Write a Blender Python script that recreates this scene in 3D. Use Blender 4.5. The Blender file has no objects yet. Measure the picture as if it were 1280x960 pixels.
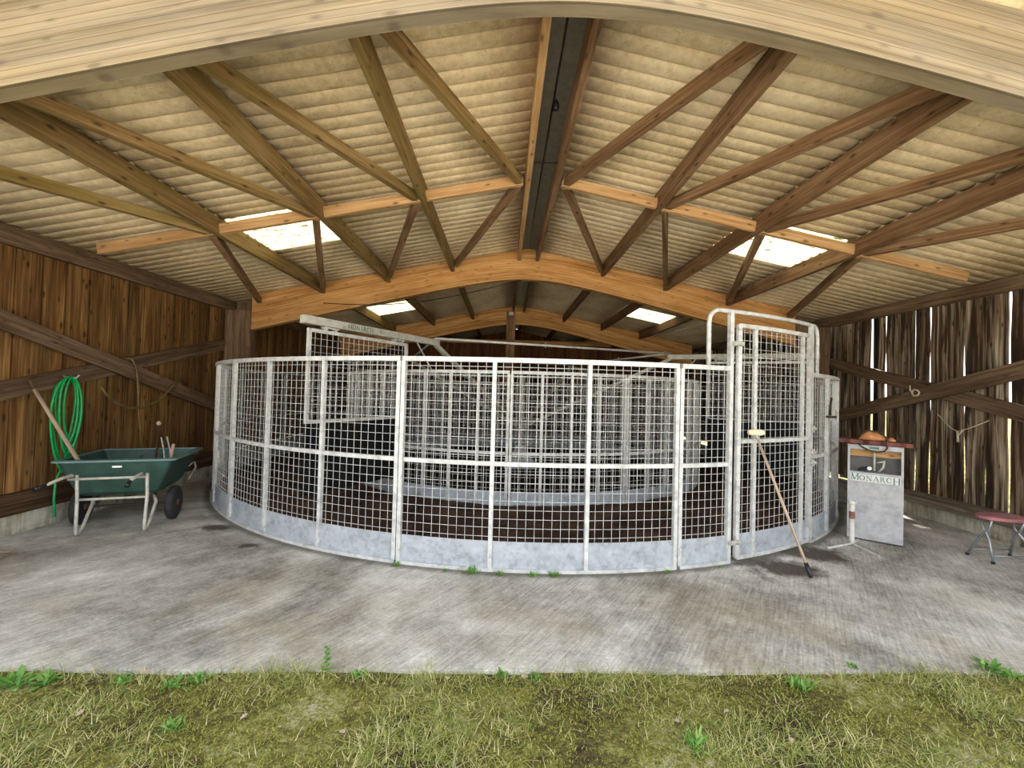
import bpy, math, random
from mathutils import Vector, Matrix, noise
random.seed(7)
PI = math.pi
SC = bpy.context.scene
COL = SC.collection
V = Vector

# ------------------------------------------------------------------ mesh builder
class MB:
    def __init__(s):
        s.v = []; s.f = []; s.uv = []; s.mi = []; s.k = 0; s.m = 0
    def off(s):
        s.k += 1
        return (random.random() * 7.0, 10.0 * random.randint(0, 90) + 3.0)
    def face(s, idx, uvs):
        s.f.append(idx); s.uv.append(uvs); s.mi.append(s.m)
    def box(s, c, ax, ay, az, dx, dy, dz):
        """box centred at c; ax is the grain direction"""
        c = V(c); ax = V(ax).normalized(); ay = V(ay).normalized(); az = V(az).normalized()
        o = s.off(); b = len(s.v); L = []
        for i in (-.5, .5):
            for j in (-.5, .5):
                for k in (-.5, .5):
                    s.v.append(c + ax * (i * dx) + ay * (j * dy) + az * (k * dz)); L.append((i * dx, j * dy, k * dz))
        for q, m in (((0, 1, 3, 2), 0), ((4, 6, 7, 5), 0), ((0, 4, 5, 1), 2), ((2, 3, 7, 6), 2), ((0, 2, 6, 4), 1), ((1, 5, 7, 3), 1)):
            if m == 0: u = [(L[a][1] * .3 + o[0], L[a][2] + o[1]) for a in q]
            elif m == 1: u = [(L[a][0] + o[0], L[a][1] + o[1]) for a in q]
            else: u = [(L[a][0] + o[0], L[a][2] + o[1] + .4) for a in q]
            s.face([b + a for a in q], u)
        return s
    def abox(s, x0, x1, y0, y1, z0, z1, grain=0):
        c = ((x0 + x1) / 2, (y0 + y1) / 2, (z0 + z1) / 2); d = (x1 - x0, y1 - y0, z1 - z0)
        A = [(1, 0, 0), (0, 1, 0), (0, 0, 1)]
        o = [(0, 1, 2), (1, 2, 0), (2, 0, 1)][grain]
        return s.box(c, A[o[0]], A[o[1]], A[o[2]], d[o[0]], d[o[1]], d[o[2]])
    def bar(s, p0, p1, w, h, up=(0, 0, 1)):
        p0 = V(p0); p1 = V(p1); d = p1 - p0; L = d.length; d.normalize()
        side = d.cross(V(up)).normalized(); u = side.cross(d).normalized()
        return s.box((p0 + p1) / 2, d, side, u, L, w, h)
    def tube(s, pts, r, n=8, closed=False, caps=True):
        pts = [V(p) for p in pts]; N = len(pts); o = s.off(); b = len(s.v)
        rs = r if isinstance(r, (list, tuple)) else [r] * N
        t0 = (pts[1] - pts[0]).normalized()
        ref = V((0, 0, 1)) if abs(t0.z) < .9 else V((1, 0, 0))
        nrm = t0.cross(ref).normalized(); L = 0; lens = []
        for i in range(N):
            if closed: t = (pts[(i + 1) % N] - pts[i - 1]).normalized()
            elif i == 0: t = t0
            elif i == N - 1: t = (pts[-1] - pts[-2]).normalized()
            else: t = ((pts[i] - pts[i - 1]).normalized() + (pts[i + 1] - pts[i]).normalized()).normalized()
            nrm = (nrm - t * nrm.dot(t)).normalized(); bn = t.cross(nrm)
            if i: L += (pts[i] - pts[i - 1]).length
            lens.append(L)
            for k in range(n):
                a = 2 * PI * (k + .5) / n
                s.v.append(pts[i] + (nrm * math.cos(a) + bn * math.sin(a)) * rs[i])
        M = N if closed else N - 1
        for i in range(M):
            j = (i + 1) % N
            for k in range(n):
                l = (k + 1) % n; c = 2 * PI * rs[i] / n
                l1 = lens[j] if j else lens[i] + .05
                s.face([b + i * n + k, b + i * n + l, b + j * n + l, b + j * n + k],
                       [(lens[i] + o[0], k * c + o[1]), (lens[i] + o[0], (k + 1) * c + o[1]), (l1 + o[0], (k + 1) * c + o[1]), (l1 + o[0], k * c + o[1])])
        if caps and not closed:
            s.face([b + k for k in range(n)][::-1], [(o[0], o[1])] * n)
            s.face([b + (N - 1) * n + k for k in range(n)], [(o[0], o[1])] * n)
        return s
    def loft(s, rings, cap=True, uvf=None):
        """rings: lists of equal length of points, closed loops"""
        b = len(s.v); n = len(rings[0]); o = s.off()
        for R in rings:
            for p in R: s.v.append(V(p))
        def U(i): 
            p = s.v[i]; return (p.x + o[0], p.y + p.z + o[1])
        for i in range(len(rings) - 1):
            for k in range(n):
                l = (k + 1) % n; q = [b + i * n + k, b + i * n + l, b + (i + 1) * n + l, b + (i + 1) * n + k]
                s.face(q, [U(a) for a in q])
        if cap:
            q = [b + k for k in range(n)][::-1]; s.face(q, [U(a) for a in q])
            q = [b + (len(rings) - 1) * n + k for k in range(n)]; s.face(q, [U(a) for a in q])
        return s
    def prism(s, poly, origin, ex, ey, ez, t):
        """2D poly in ex,ey extruded along ez by t"""
        O = V(origin); ex = V(ex); ey = V(ey); ez = V(ez)
        return s.loft([[O + ex * a + ey * c + ez * q for a, c in poly] for q in (0, t)])
    def lathe(s, prof, c, n=20, axis=(0, 0, 1)):
        c = V(c); az = V(axis).normalized(); ref = V((1, 0, 0)) if abs(az.x) < .9 else V((0, 1, 0))
        ax = az.cross(ref).normalized(); ay = az.cross(ax)
        return s.loft([[c + (ax * math.cos(2 * PI * k / n) + ay * math.sin(2 * PI * k / n)) * max(r, 1e-4) + az * h for k in range(n)] for r, h in prof])
    def quad(s, ps):
        b = len(s.v)
        for p in ps: s.v.append(V(p))
        s.face(list(range(b, b + len(ps))), [(p[0], p[1] + p[2]) for p in ps])
    def build(s, name, mat, parent=None, local=False, smooth=False, origin=None):
        if parent is not None:
            w = V((0, 0, 0))
            if not local:
                q = parent
                while q is not None: w = w + q.location; q = q.parent
            o = w
        elif origin is not None: o = V(origin)
        else:
            xs = [p.x for p in s.v]; ys = [p.y for p in s.v]; zs = [p.z for p in s.v]
            o = V(((min(xs) + max(xs)) / 2, (min(ys) + max(ys)) / 2, min(zs)))
        me = bpy.data.meshes.new(name)
        me.from_pydata([p - o for p in s.v], [], s.f)
        ul = me.uv_layers.new(name='UVMap'); i = 0; flat = []
        for u in s.uv:
            for a in u: flat += [a[0], a[1]]
        ul.data.foreach_set('uv', flat)
        mats = mat if isinstance(mat, (list, tuple)) else [mat]
        for m in mats: me.materials.append(m)
        me.polygons.foreach_set('material_index', s.mi)
        if smooth: me.polygons.foreach_set('use_smooth', [True] * len(me.polygons))
        me.update()
        ob = bpy.data.objects.new(name, me); COL.objects.link(ob)
        if parent is not None: ob.parent = parent
        else: ob.location = o
        return ob

def tag(o, label=None, cat=None, group=None, kind=None):
    if label: o['label'] = label
    if cat: o['category'] = cat
    if group: o['group'] = group
    if kind: o['kind'] = kind
    return o
def thing(name, loc, label, cat, group=None, rz=0):
    o = bpy.data.objects.new(name, None); COL.objects.link(o); o.empty_display_size = .1
    o.location = loc; o.rotation_euler = (0, 0, rz)
    return tag(o, label, cat, group)
KIDS = {}
def copy_tree(o, parent=None):
    c = o.copy(); COL.objects.link(c); c.parent = parent
    for ch in [x for x in bpy.data.objects if x.parent is o]:
        copy_tree(ch, c)
    return c
def struct(o): return tag(o, kind='structure')

# ------------------------------------------------------------------ materials
class NT:
    def __init__(s, name):
        s.m = bpy.data.materials.new(name); s.m.use_nodes = True; s.t = s.m.node_tree; s.t.nodes.clear()
        s.out = s.n('ShaderNodeOutputMaterial'); s.b = s.n('ShaderNodeBsdfPrincipled'); s.l(s.b.outputs[0], s.out.inputs[0])
    def n(s, t, **k):
        x = s.t.nodes.new(t)
        for a, b in k.items(): setattr(x, a, b)
        return x
    def l(s, a, b): s.t.links.new(a, b)
    def put(s, sock, v):
        if hasattr(v, 'links') or isinstance(v, bpy.types.NodeSocket): s.l(v, sock)
        else: sock.default_value = v
    def math(s, op, a, b=0.0, c=None):
        x = s.n('ShaderNodeMath', operation=op); s.put(x.inputs[0], a); s.put(x.inputs[1], b)
        if c is not None: s.put(x.inputs[2], c)
        return x.outputs[0]
    def noise(s, vec, scale, detail=3, rough=.55, dist=0):
        x = s.n('ShaderNodeTexNoise'); s.l(vec, x.inputs['Vector']); x.inputs['Scale'].default_value = scale
        x.inputs['Detail'].default_value = detail; x.inputs['Roughness'].default_value = rough; x.inputs['Distortion'].default_value = dist
        return x.outputs[0]
    def ramp(s, f, stops):
        x = s.n('ShaderNodeValToRGB'); s.l(f, x.inputs[0]); e = x.color_ramp.elements
        while len(e) > 1: e.remove(e[0])
        for i, (p, c) in enumerate(stops):
            q = e[0] if i == 0 else e.new(p)
            q.position = p; q.color = (c[0], c[1], c[2], 1) if isinstance(c, (tuple, list)) else (c, c, c, 1)
        return x.outputs[0]
    def mix(s, f, a, b, mode='MIX'):
        x = s.n('ShaderNodeMix', data_type='RGBA', blend_type=mode); s.put(x.inputs[0], f)
        for k, v in ((6, a), (7, b)):
            if isinstance(v, tuple): v = (v[0], v[1], v[2], 1)
            s.put(x.inputs[k], v)
        return x.outputs[2]
    def vmul(s, vec, sc):
        x = s.n('ShaderNodeVectorMath', operation='MULTIPLY'); s.l(vec, x.inputs[0]); x.inputs[1].default_value = sc; return x.outputs[0]
    def uv(s): return s.n('ShaderNodeTexCoord').outputs['UV']
    def pos(s): return s.n('ShaderNodeNewGeometry').outputs['Position']
    def bump(s, h, strength=.3, dist=.01):
        x = s.n('ShaderNodeBump'); x.inputs['Strength'].default_value = strength; x.inputs['Distance'].default_value = dist
        s.l(h, x.inputs['Height']); s.l(x.outputs[0], s.b.inputs['Normal'])
    def fin(s, col, rough=.7, metal=0.0, spec=.4):
        s.put(s.b.inputs['Base Color'], col if not isinstance(col, tuple) else (col[0], col[1], col[2], 1))
        s.put(s.b.inputs['Roughness'], rough); s.put(s.b.inputs['Metallic'], metal); s.b.inputs['Specular IOR Level'].default_value = spec
        return s.m

def hexc(h):
    r = []
    for i in (0, 2, 4):
        c = int(h[i:i + 2], 16) / 255; r.append(c / 12.92 if c <= .04045 else ((c + .055) / 1.055) ** 2.4)
    return tuple(r)

def wood(name, dark, mid, light, stain=None, stainamt=.5, knots=.5, grain=1.0, lam=0.0, rough=.8, vary=.35, streak=0.0, edge=0.0):
    t = NT(name); uv = t.uv(); sp = t.n('ShaderNodeSeparateXYZ'); t.l(uv, sp.inputs[0]); u, v = sp.outputs[0], sp.outputs[1]
    brd = t.math('FLOOR', t.math('DIVIDE', v, 10.0)); wn = t.n('ShaderNodeTexWhiteNoise', noise_dimensions='1D'); t.l(brd, wn.inputs['W']); rnd = wn.outputs[0]
    def vec(su, sv):
        c = t.n('ShaderNodeCombineXYZ'); t.l(t.math('MULTIPLY', u, su), c.inputs[0]); t.l(t.math('MULTIPLY', v, sv), c.inputs[1]); t.l(t.math('MULTIPLY', rnd, 37.0), c.inputs[2]); return c.outputs[0]
    # warp the grain around knots
    vr = t.n('ShaderNodeTexVoronoi', feature='F1', voronoi_dimensions='2D'); kc = t.n('ShaderNodeCombineXYZ'); t.l(t.math('ADD', t.math('MULTIPLY', u, 3.4), t.math('MULTIPLY', rnd, 91.0)), kc.inputs[0]); t.l(t.math('MULTIPLY', t.math('MODULO', v, 10.0), 9.0), kc.inputs[1]); t.l(kc.outputs[0], vr.inputs['Vector']); vr.inputs['Scale'].default_value = 1.0
    ks = t.n('ShaderNodeSeparateColor'); t.l(vr.outputs['Color'], ks.inputs[0]); kn = t.math('MULTIPLY', t.ramp(t.math('ADD', vr.outputs['Distance'], t.math('MULTIPLY', ks.outputs[1], .07)), [(0.0, 1.0), (.09, .85), (.14, .35), (.22, .0), (1, 0)]), t.math('GREATER_THAN', ks.outputs[0], .52))
    g1 = t.noise(vec(1.3, 38 * grain), 1.0, 4, .6, .6); g2 = t.noise(vec(.9, 5), 1.0, 2, .5, .5); g3 = t.noise(vec(6, 160 * grain), 1.0, 2, .6)
    f = t.math('ADD', t.math('MULTIPLY', g1, .55), t.math('ADD', t.math('MULTIPLY', g2, .35), t.math('MULTIPLY', g3, .15)))
    col = t.ramp(f, [(.33, dark), (.5, mid), (.68, light)])
    if streak:
        sg = t.noise(vec(.55, 11), 1.0, 3, .6, 1.2); col = t.mix(t.ramp(sg, [(.44, 0.0), (.56, streak)]), col, tuple(c * .28 for c in dark))
    if stain:
        s = t.noise(t.pos(), .9, 3, .6); s2 = t.noise(vec(.7, 9), 1.0, 3)
        col = t.mix(t.math('MULTIPLY', t.ramp(t.math('ADD', t.math('MULTIPLY', s, .5), t.math('MULTIPLY', s2, .5)), [(.42, 0.0), (.6, 1.0)]), stainamt), col, stain)
    br = t.math('ADD', t.math('MULTIPLY', rnd, vary), 1 - vary / 2)
    cc = t.n('ShaderNodeCombineXYZ')
    for i in range(3): t.l(br, cc.inputs[i])
    col = t.mix(1.0, col, cc.outputs[0], 'MULTIPLY')
    col = t.mix(t.math('MULTIPLY', kn, knots), col, tuple(c * .5 for c in dark))
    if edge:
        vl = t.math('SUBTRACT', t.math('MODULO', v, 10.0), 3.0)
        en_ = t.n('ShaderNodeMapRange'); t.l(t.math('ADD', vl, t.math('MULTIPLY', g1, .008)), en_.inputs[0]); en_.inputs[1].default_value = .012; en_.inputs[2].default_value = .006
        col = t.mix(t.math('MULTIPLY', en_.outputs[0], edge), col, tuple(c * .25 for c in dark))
    h = t.math('ADD', f, t.math('MULTIPLY', kn, -.2))
    if lam:
        fr = t.math('FRACT', t.math('DIVIDE', t.math('MODULO', v, 10.0), lam)); ln = t.ramp(fr, [(0, 1.0), (.10, 0.0), (.92, 0.0), (1, 1.0)])
        ll = t.n('ShaderNodeTexWhiteNoise', noise_dimensions='1D'); t.l(t.math('FLOOR', t.math('DIVIDE', v, lam)), ll.inputs['W'])
        lb = t.math('ADD', t.math('MULTIPLY', ll.outputs[0], .42), .79); c2 = t.n('ShaderNodeCombineXYZ')
        for i in range(3): t.l(lb, c2.inputs[i])
        col = t.mix(1.0, col, c2.outputs[0], 'MULTIPLY'); col = t.mix(t.math('MULTIPLY', ln, .7), col, tuple(c * .55 for c in dark))
    t.bump(h, .5, .006)
    return t.fin(col, rough, 0, .25)

def plain(name, col, rough=.5, metal=0.0, var=.15, scale=12, spec=.4, bump=0.0):
    t = NT(name); p = t.n('ShaderNodeTexCoord').outputs['Object']; n = t.noise(p, scale, 4, .6)
    c = t.mix(t.ramp(n, [(.35, 0.0), (.65, 1.0)]), tuple(x * (1 - var) for x in col), tuple(min(1, x * (1 + var)) for x in col))
    if bump: t.bump(n, bump, .01)
    return t.fin(c, rough, metal, spec)

def galv(name, base, metal=.25, rough=.45, spang=.25, rust=0.0):
    t = NT(name); p = t.pos()
    v = t.n('ShaderNodeTexVoronoi', feature='F1'); t.l(p, v.inputs['Vector']); v.inputs['Scale'].default_value = 26
    v2 = t.n('ShaderNodeTexWhiteNoise'); t.l(v.outputs['Position'], v2.inputs['Vector'])
    n = t.noise(p, 7, 5, .65)
    f = t.math('ADD', t.math('MULTIPLY', v2.outputs[0], spang), t.math('MULTIPLY', n, .8))
    c = t.ramp(f, [(.25, tuple(x * .62 for x in base)), (.5, base), (.75, tuple(min(1, x * 1.25) for x in base))])
    if rust:
        r = t.noise(p, 3.3, 6, .7); c = t.mix(t.math('MULTIPLY', t.ramp(r, [(.58, 0.0), (.7, 1.0)]), rust), c, (.17, .09, .05))
    t.bump(n, .1, .004)
    return t.fin(c, t.math('ADD', t.math('MULTIPLY', v2.outputs[0], .2), rough), metal, .5)

M = {}
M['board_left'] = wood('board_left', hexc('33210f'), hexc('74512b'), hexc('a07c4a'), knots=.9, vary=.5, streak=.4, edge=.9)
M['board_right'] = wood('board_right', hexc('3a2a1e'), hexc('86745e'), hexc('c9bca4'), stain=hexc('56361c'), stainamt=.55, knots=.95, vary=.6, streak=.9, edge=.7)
M['board_back'] = wood('board_back', hexc('31190d'), hexc('633a20'), hexc('855838'), knots=.5, vary=.4, streak=.3)
M['purlin'] = wood('purlin', hexc('4e3a20'), hexc('876a42'), hexc('b0946a'), stain=hexc('76692f'), stainamt=.5, knots=.9, vary=.3)
M['purlin_red'] = wood('purlin_red', hexc('452f1e'), hexc('785a3e'), hexc('a28263'), knots=.9, vary=.35)
M['noggin'] = wood('noggin', hexc('85603a'), hexc('b58d60'), hexc('d2ae80'), knots=.95, vary=.2)
M['glulam'] = wood('glulam', hexc('8a5a2c'), hexc('bb8850'), hexc('d8ab70'), knots=.55, lam=.045, vary=.06)
M['glulam_front'] = wood('glulam_front', hexc('5c5143'), hexc('7a6e5c'), hexc('90846f'), stain=hexc('7e6a42'), stainamt=.4, knots=.5, lam=.045, vary=.05, grain=.8)
M['brace'] = wood('brace', hexc('30241a'), hexc('5e4a38'), hexc('866f58'), knots=.6, vary=.3)
M['plank_grey'] = wood('plank_grey', hexc('3c3128'), hexc('6d5f50'), hexc('998a78'), knots=.2, vary=.4)
M['sleeper'] = wood('sleeper', hexc('1e140c'), hexc('45301f'), hexc('6a5440'), knots=.3, vary=.4)
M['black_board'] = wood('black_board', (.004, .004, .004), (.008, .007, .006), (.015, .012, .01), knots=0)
M['handle'] = wood('handle', hexc('7a6656'), hexc('a18c78'), hexc('c0ac98'), knots=.0, vary=.15)
M['galv'] = galv('galvanised_steel', (.50, .505, .49), .1, .45)
M['galv_plate'] = galv('galvanised_plate', (.38, .41, .44), .15, .45, .18)
M['galv_old'] = galv('galvanised_old', (.42, .41, .36), .1, .6, .2, .35)
M['galv_box'] = galv('galvanised_cabinet', (.42, .42, .43), .1, .5, .10, .3)
M['steel_white'] = galv('steel_whitish', (.62, .60, .55), .05, .5, .1, .5)
M['steel_dark'] = plain('steel_dark', (.04, .035, .03), .5, .5)
M['rubber'] = plain('rubber', (.003, .004, .0045), .7, spec=.2)
M['tyre'] = plain('tyre', (.022, .022, .024), .75, var=.3, bump=.3)
M['rim_rust'] = plain('rim_rust', (.20, .10, .06), .7, .2, .4)
M['tub'] = plain('tub_green', (.026, .066, .052), .42, 0, .25, 6)
M['tub_rim'] = plain('tub_rim', (.12, .20, .20), .45, 0, .15, 8)
M['hose'] = plain('hose_green', (.008, .30, .075), .35, 0, .15)
M['hose_old'] = plain('hose_old', (.14, .10, .03), .5, 0, .3)
M['frame_pale'] = plain('frame_pale', (.46, .44, .38), .5, .1, .25)
M['leather'] = plain('leather', (.45, .19, .07), .55, 0, .3, 14, bump=.3)
M['red_ply'] = plain('red_plank', (.11, .025, .016), .6, 0, .5, 9, bump=.2)
M['strap_dark'] = plain('strap_dark', (.035, .02, .015), .6)
M['pale_brush'] = plain('pale_brush', (.72, .64, .42), .8, 0, .2, 60, bump=.5)
M['rope'] = plain('rope', (.55, .48, .34), .8, 0, .2, 60)
M['pink'] = plain('stool_seat', (.34, .13, .14), .5, 0, .3, 6)
M['stool_leg'] = plain('stool_leg', (.30, .32, .34), .35, .6, .15)
M['green_paint'] = plain('lettering_green', (.05, .14, .09), .6, 0, .3)
M['white_paint'] = plain('label_white', (.58, .59, .58), .5, 0, .06)
M['white_label'] = plain('sticker_white', (.75, .75, .72), .5)
M['twig'] = plain('twig', (.26, .21, .15), .8, 0, .4)
M['plastic_black'] = plain('plastic_black', (.012, .012, .014), .4)

def m_roof():
    t = NT('fibre_cement'); p = t.pos()
    a = t.noise(p, .8, 4, .6); b = t.noise(p, 14, 4, .7); c = t.noise(p, 55, 2, .6)
    col = t.ramp(t.math('ADD', t.math('MULTIPLY', a, .5), t.math('MULTIPLY', b, .5)), [(.32, hexc('b9a27a')), (.5, hexc('dfcaa4')), (.66, hexc('f0e0c2'))])
    col = t.mix(t.ramp(c, [(.66, 0.0), (.72, .6)]), col, hexc('efe6cc'))
    col = t.mix(t.ramp(t.noise(p, 30, 3, .7), [(.62, 0.0), (.72, .5)]), col, hexc('8b7a54'))
    t.bump(b, .2, .004); return t.fin(col, .85, 0, .2)
M['roof'] = m_roof()
def m_sky():
    t = NT('skylight_sheet'); p = t.pos()
    tr = t.n('ShaderNodeBsdfTranslucent'); tp = t.n('ShaderNodeBsdfTransparent'); mx = t.n('ShaderNodeMixShader'); mx.inputs[0].default_value = .0
    d = t.ramp(t.noise(t.vmul(p, (6, 20, 6)), 1.0, 4, .7), [(.56, 0.0), (.62, 1.0)]); c = t.mix(d, (.20, .19, .115), (.03, .026, .012))
    t.l(c, tr.inputs[0]); t.l(c, tp.inputs[0]); t.l(tr.outputs[0], mx.inputs[1]); t.l(tp.outputs[0], mx.inputs[2]); t.l(mx.outputs[0], t.out.inputs[0]); return t.m
M['skylight'] = m_sky()
def m_concrete():
    t = NT('concrete'); p = t.pos(); sp = t.n('ShaderNodeSeparateXYZ'); t.l(p, sp.inputs[0])
    x, y = sp.outputs[0], sp.outputs[1]
    # brushed lines, running out from the ring
    a = .95
    u = t.math('ADD', t.math('MULTIPLY', x, math.cos(a)), t.math('MULTIPLY', y, math.sin(a)))
    w = t.math('SUBTRACT', t.math('MULTIPLY', y, math.cos(a)), t.math('MULTIPLY', x, math.sin(a)))
    cb = t.n('ShaderNodeCombineXYZ'); t.l(t.math('MULTIPLY', u, 3.5), cb.inputs[0]); t.l(t.math('MULTIPLY', w, 55.0), cb.inputs[1])
    br = t.noise(cb.outputs[0], 1.0, 3, .65, .3)
    big = t.noise(p, .55, 5, .6); med = t.noise(p, 3.0, 8, .78); fine = t.noise(p, 38, 6, .85)
    sp2 = t.noise(p, 150, 3, .8); big = t.noise(p, .5, 5, .62, .8)
    f = t.math('ADD', t.math('MULTIPLY', big, .45), t.math('ADD', t.math('MULTIPLY', med, .26), t.math('ADD', t.math('ADD', t.math('MULTIPLY', fine, .22), t.math('MULTIPLY', sp2, .12)), t.math('MULTIPLY', br, .17))))
    col = t.ramp(f, [(.49, hexc('5a574f')), (.56, hexc('8d8980')), (.63, hexc('b8b4aa')), (.72, hexc('e4e2da'))])
    al = t.noise(p, .9, 3, .6, .4); yb = t.ramp(y, [(0, 0.0), (1, 0.0)])
    fr = t.n('ShaderNodeMapRange'); t.l(y, fr.inputs[0]); fr.inputs[1].default_value = 4.6; fr.inputs[2].default_value = 3.2
    col = t.mix(t.math('MULTIPLY', t.math('MULTIPLY', t.ramp(al, [(.45, 0.0), (.62, 1.0)]), .3), fr.outputs[0]), col, hexc('8f8152'))
    col = t.mix(t.math('MULTIPLY', t.ramp(t.noise(p, 1.3, 5, .7, .6), [(.55, 0.0), (.63, 1.0)]), .18), col, hexc('5b5751'))
    col = t.mix(t.math('MULTIPLY', t.ramp(t.noise(p, 6, 5, .7), [(.68, 0.0), (.72, 1.0)]), .45), col, hexc('d2cec4'))
    # muck near the gate and by the left of the ring
    for cx, cy, r in ((2.75, 4.22, .5), (3.4, 4.62, .46), (-3.3, 5.1, .24), (-2.6, 4.55, .14)):
        dx = t.math('SUBTRACT', x, cx); dy = t.math('SUBTRACT', y, cy)
        d = t.math('SQRT', t.math('ADD', t.math('MULTIPLY', dx, dx), t.math('MULTIPLY', t.math('MULTIPLY', dy, dy), 3.0)))
        d = t.math('ADD', d, t.math('MULTIPLY', t.math('SUBTRACT', med, .5), r * 2.2))
        mr = t.n('ShaderNodeMapRange'); t.l(d, mr.inputs[0]); mr.inputs[1].default_value = r; mr.inputs[2].default_value = r * .45
        col = t.mix(t.math('MULTIPLY', mr.outputs[0], .9), col, hexc('3d3128'))
    # joint of dirt around the ring foot
    dx = t.math('SUBTRACT', x, .397); dy = t.math('SUBTRACT', y, 9.616); d = t.math('SQRT', t.math('ADD', t.math('MULTIPLY', dx, dx), t.math('MULTIPLY', dy, dy)))
    d = t.math('ABSOLUTE', t.math('SUBTRACT', t.math('ADD', d, t.math('MULTIPLY', t.math('SUBTRACT', med, .5), .12)), 5.66))
    mr = t.n('ShaderNodeMapRange'); t.l(d, mr.inputs[0]); mr.inputs[1].default_value = .09; mr.inputs[2].default_value = .02
    col = t.mix(t.math('MULTIPLY', mr.outputs[0], .7), col, hexc('4f493a'))
    t.bump(t.math('ADD', br, t.math('ADD', fine, t.math('MULTIPLY', med, .6))), .6, .008)
    return t.fin(col, .85, 0, .3)
M['concrete'] = m_concrete()
def m_kerb():
    t = NT('kerb_concrete'); p = t.pos(); n = t.noise(p, 4, 5, .7); cm = t.vmul(p, (1, 14, 1.5)); s = t.noise(cm, 1.5, 3, .6)
    col = t.ramp(t.math('ADD', t.math('MULTIPLY', n, .6), t.math('MULTIPLY', s, .4)), [(.36, hexc('5a5644')), (.46, hexc('98947f')), (.6, hexc('bfbbac'))])
    t.bump(n, .4, .01); return t.fin(col, .9)
M['kerb'] = m_kerb()
def m_ground(name, cols, sc=1.0):
    t = NT(name); p = t.pos(); a = t.noise(p, 1.6 * sc, 5, .65); b = t.noise(p, 22 * sc, 5, .75); c = t.noise(p, 70 * sc, 3, .7)
    col = t.ramp(t.math('ADD', t.math('MULTIPLY', a, .45), t.math('ADD', t.math('MULTIPLY', b, .35), t.math('MULTIPLY', c, .2))), cols)
    t.bump(t.math('ADD', b, c), .9, .02); return t.fin(col, .95, 0, .15)
M['lawn'] = m_ground('mossy_ground', [(.36, hexc('231c14')), (.44, hexc('4a3f2c')), (.49, hexc('615c30')), (.54, hexc('858244')), (.60, hexc('a8a480')), (.68, hexc('b3aa9c'))])
M['bounce_gravel'] = m_ground('pale_bounce_gravel', [(.36, hexc('a09a8c')), (.5, hexc('cfc8b8')), (.62, hexc('e6e0d2'))], 1.0)  # kept pale so the added yard reflects light into the building
M['chip'] = m_ground('track_chippings', [(.36, hexc('21160f')), (.5, hexc('483428')), (.62, hexc('6a5040'))], 1.4)
M['dark_floor'] = m_ground('ring_floor', [(.36, hexc('15110e')), (.5, hexc('2a221c')), (.62, hexc('3f352c'))], 1.0)
def m_leafy(name, a, b, c):
    t = NT(name); g = t.n('ShaderNodeNewGeometry'); r = t.ramp(g.outputs['Random Per Island'], [(0, a), (.5, b), (1, c)])
    t.fin(r, .6, 0, .3)
    tr = t.n('ShaderNodeBsdfTranslucent'); t.l(r, tr.inputs[0]); mx = t.n('ShaderNodeMixShader'); mx.inputs[0].default_value = .3
    t.l(t.b.outputs[0], mx.inputs[1]); t.l(tr.outputs[0], mx.inputs[2]); t.l(mx.outputs[0], t.out.inputs[0]); return t.m
M['grass'] = m_leafy('grass_blades', hexc('5f7a32'), hexc('a2a550'), hexc('dcd2a0'))
M['moss'] = m_leafy('moss_sprigs', hexc('525f22'), hexc('8a8b36'), hexc('b8b258'))
M['weed'] = m_leafy('weed_leaves', hexc('4f7f38'), hexc('6f9f48'), hexc('95b863'))
M['dead_leaf'] = m_leafy('dead_leaf', hexc('b59c86'), hexc('cbb6a2'), hexc('a88f7a'))

# ------------------------------------------------------------------ camera
H = 1.65; F = 541.3
pi_, ya, ro = -.0192, .018, .0265
def ray(u, v):
    a = (u - 640) / F; b = (v - 480) / F
    c, s = math.cos(ro), math.sin(ro); a, b = c * a + s * b, -s * a + c * b
    x, y, z = a, 1.0, -b
    c, s = math.cos(pi_), math.sin(pi_); y, z = c * y + s * z, -s * y + c * z
    c, s = math.cos(ya), math.sin(ya); x, y = c * x + s * y, -s * x + c * y
    return V((x, y, z))
fw = ray(640, 480).normalized(); rt = (ray(640 + F, 480) - ray(640, 480)).normalized(); upv = (ray(640, 480 - F) - ray(640, 480)).normalized()
cd = bpy.data.cameras.new('camera'); cd.sensor_width = 36; cd.lens = F / 1280 * 36; cd.clip_start = .05; cd.clip_end = 500
cam = bpy.data.objects.new('camera', cd); COL.objects.link(cam)
cam.matrix_world = Matrix(((rt.x, upv.x, -fw.x, 0), (rt.y, upv.y, -fw.y, 0), (rt.z, upv.z, -fw.z, H), (0, 0, 0, 1)))
SC.camera = cam

# ------------------------------------------------------------------ the building
XR0 = .39; SL = .20; ZP = 4.16; ZR = 4.375          # ridge x, slope, purlin underside and sheet underside at the ridge
XL, XRW = -5.19, 6.15
YB = [2.28, 8.1, 13.4]; BT = .14
YEND = 18.9; YBACK = 16.3
def zroof(x, z0=ZR): return z0 - SL * abs(x - XR0)

# floor slab
mb = MB(); ny = 40
mb.abox(-5.5, 6.5, 2.58, YEND + .3, -.25, 0)
for p in mb.v:
    if p.y < 3: p.y = 2.605 + .0212 * p.x
struct(mb.build('floor', M['concrete'], origin=(0, 2.58, -.25)))
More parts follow.
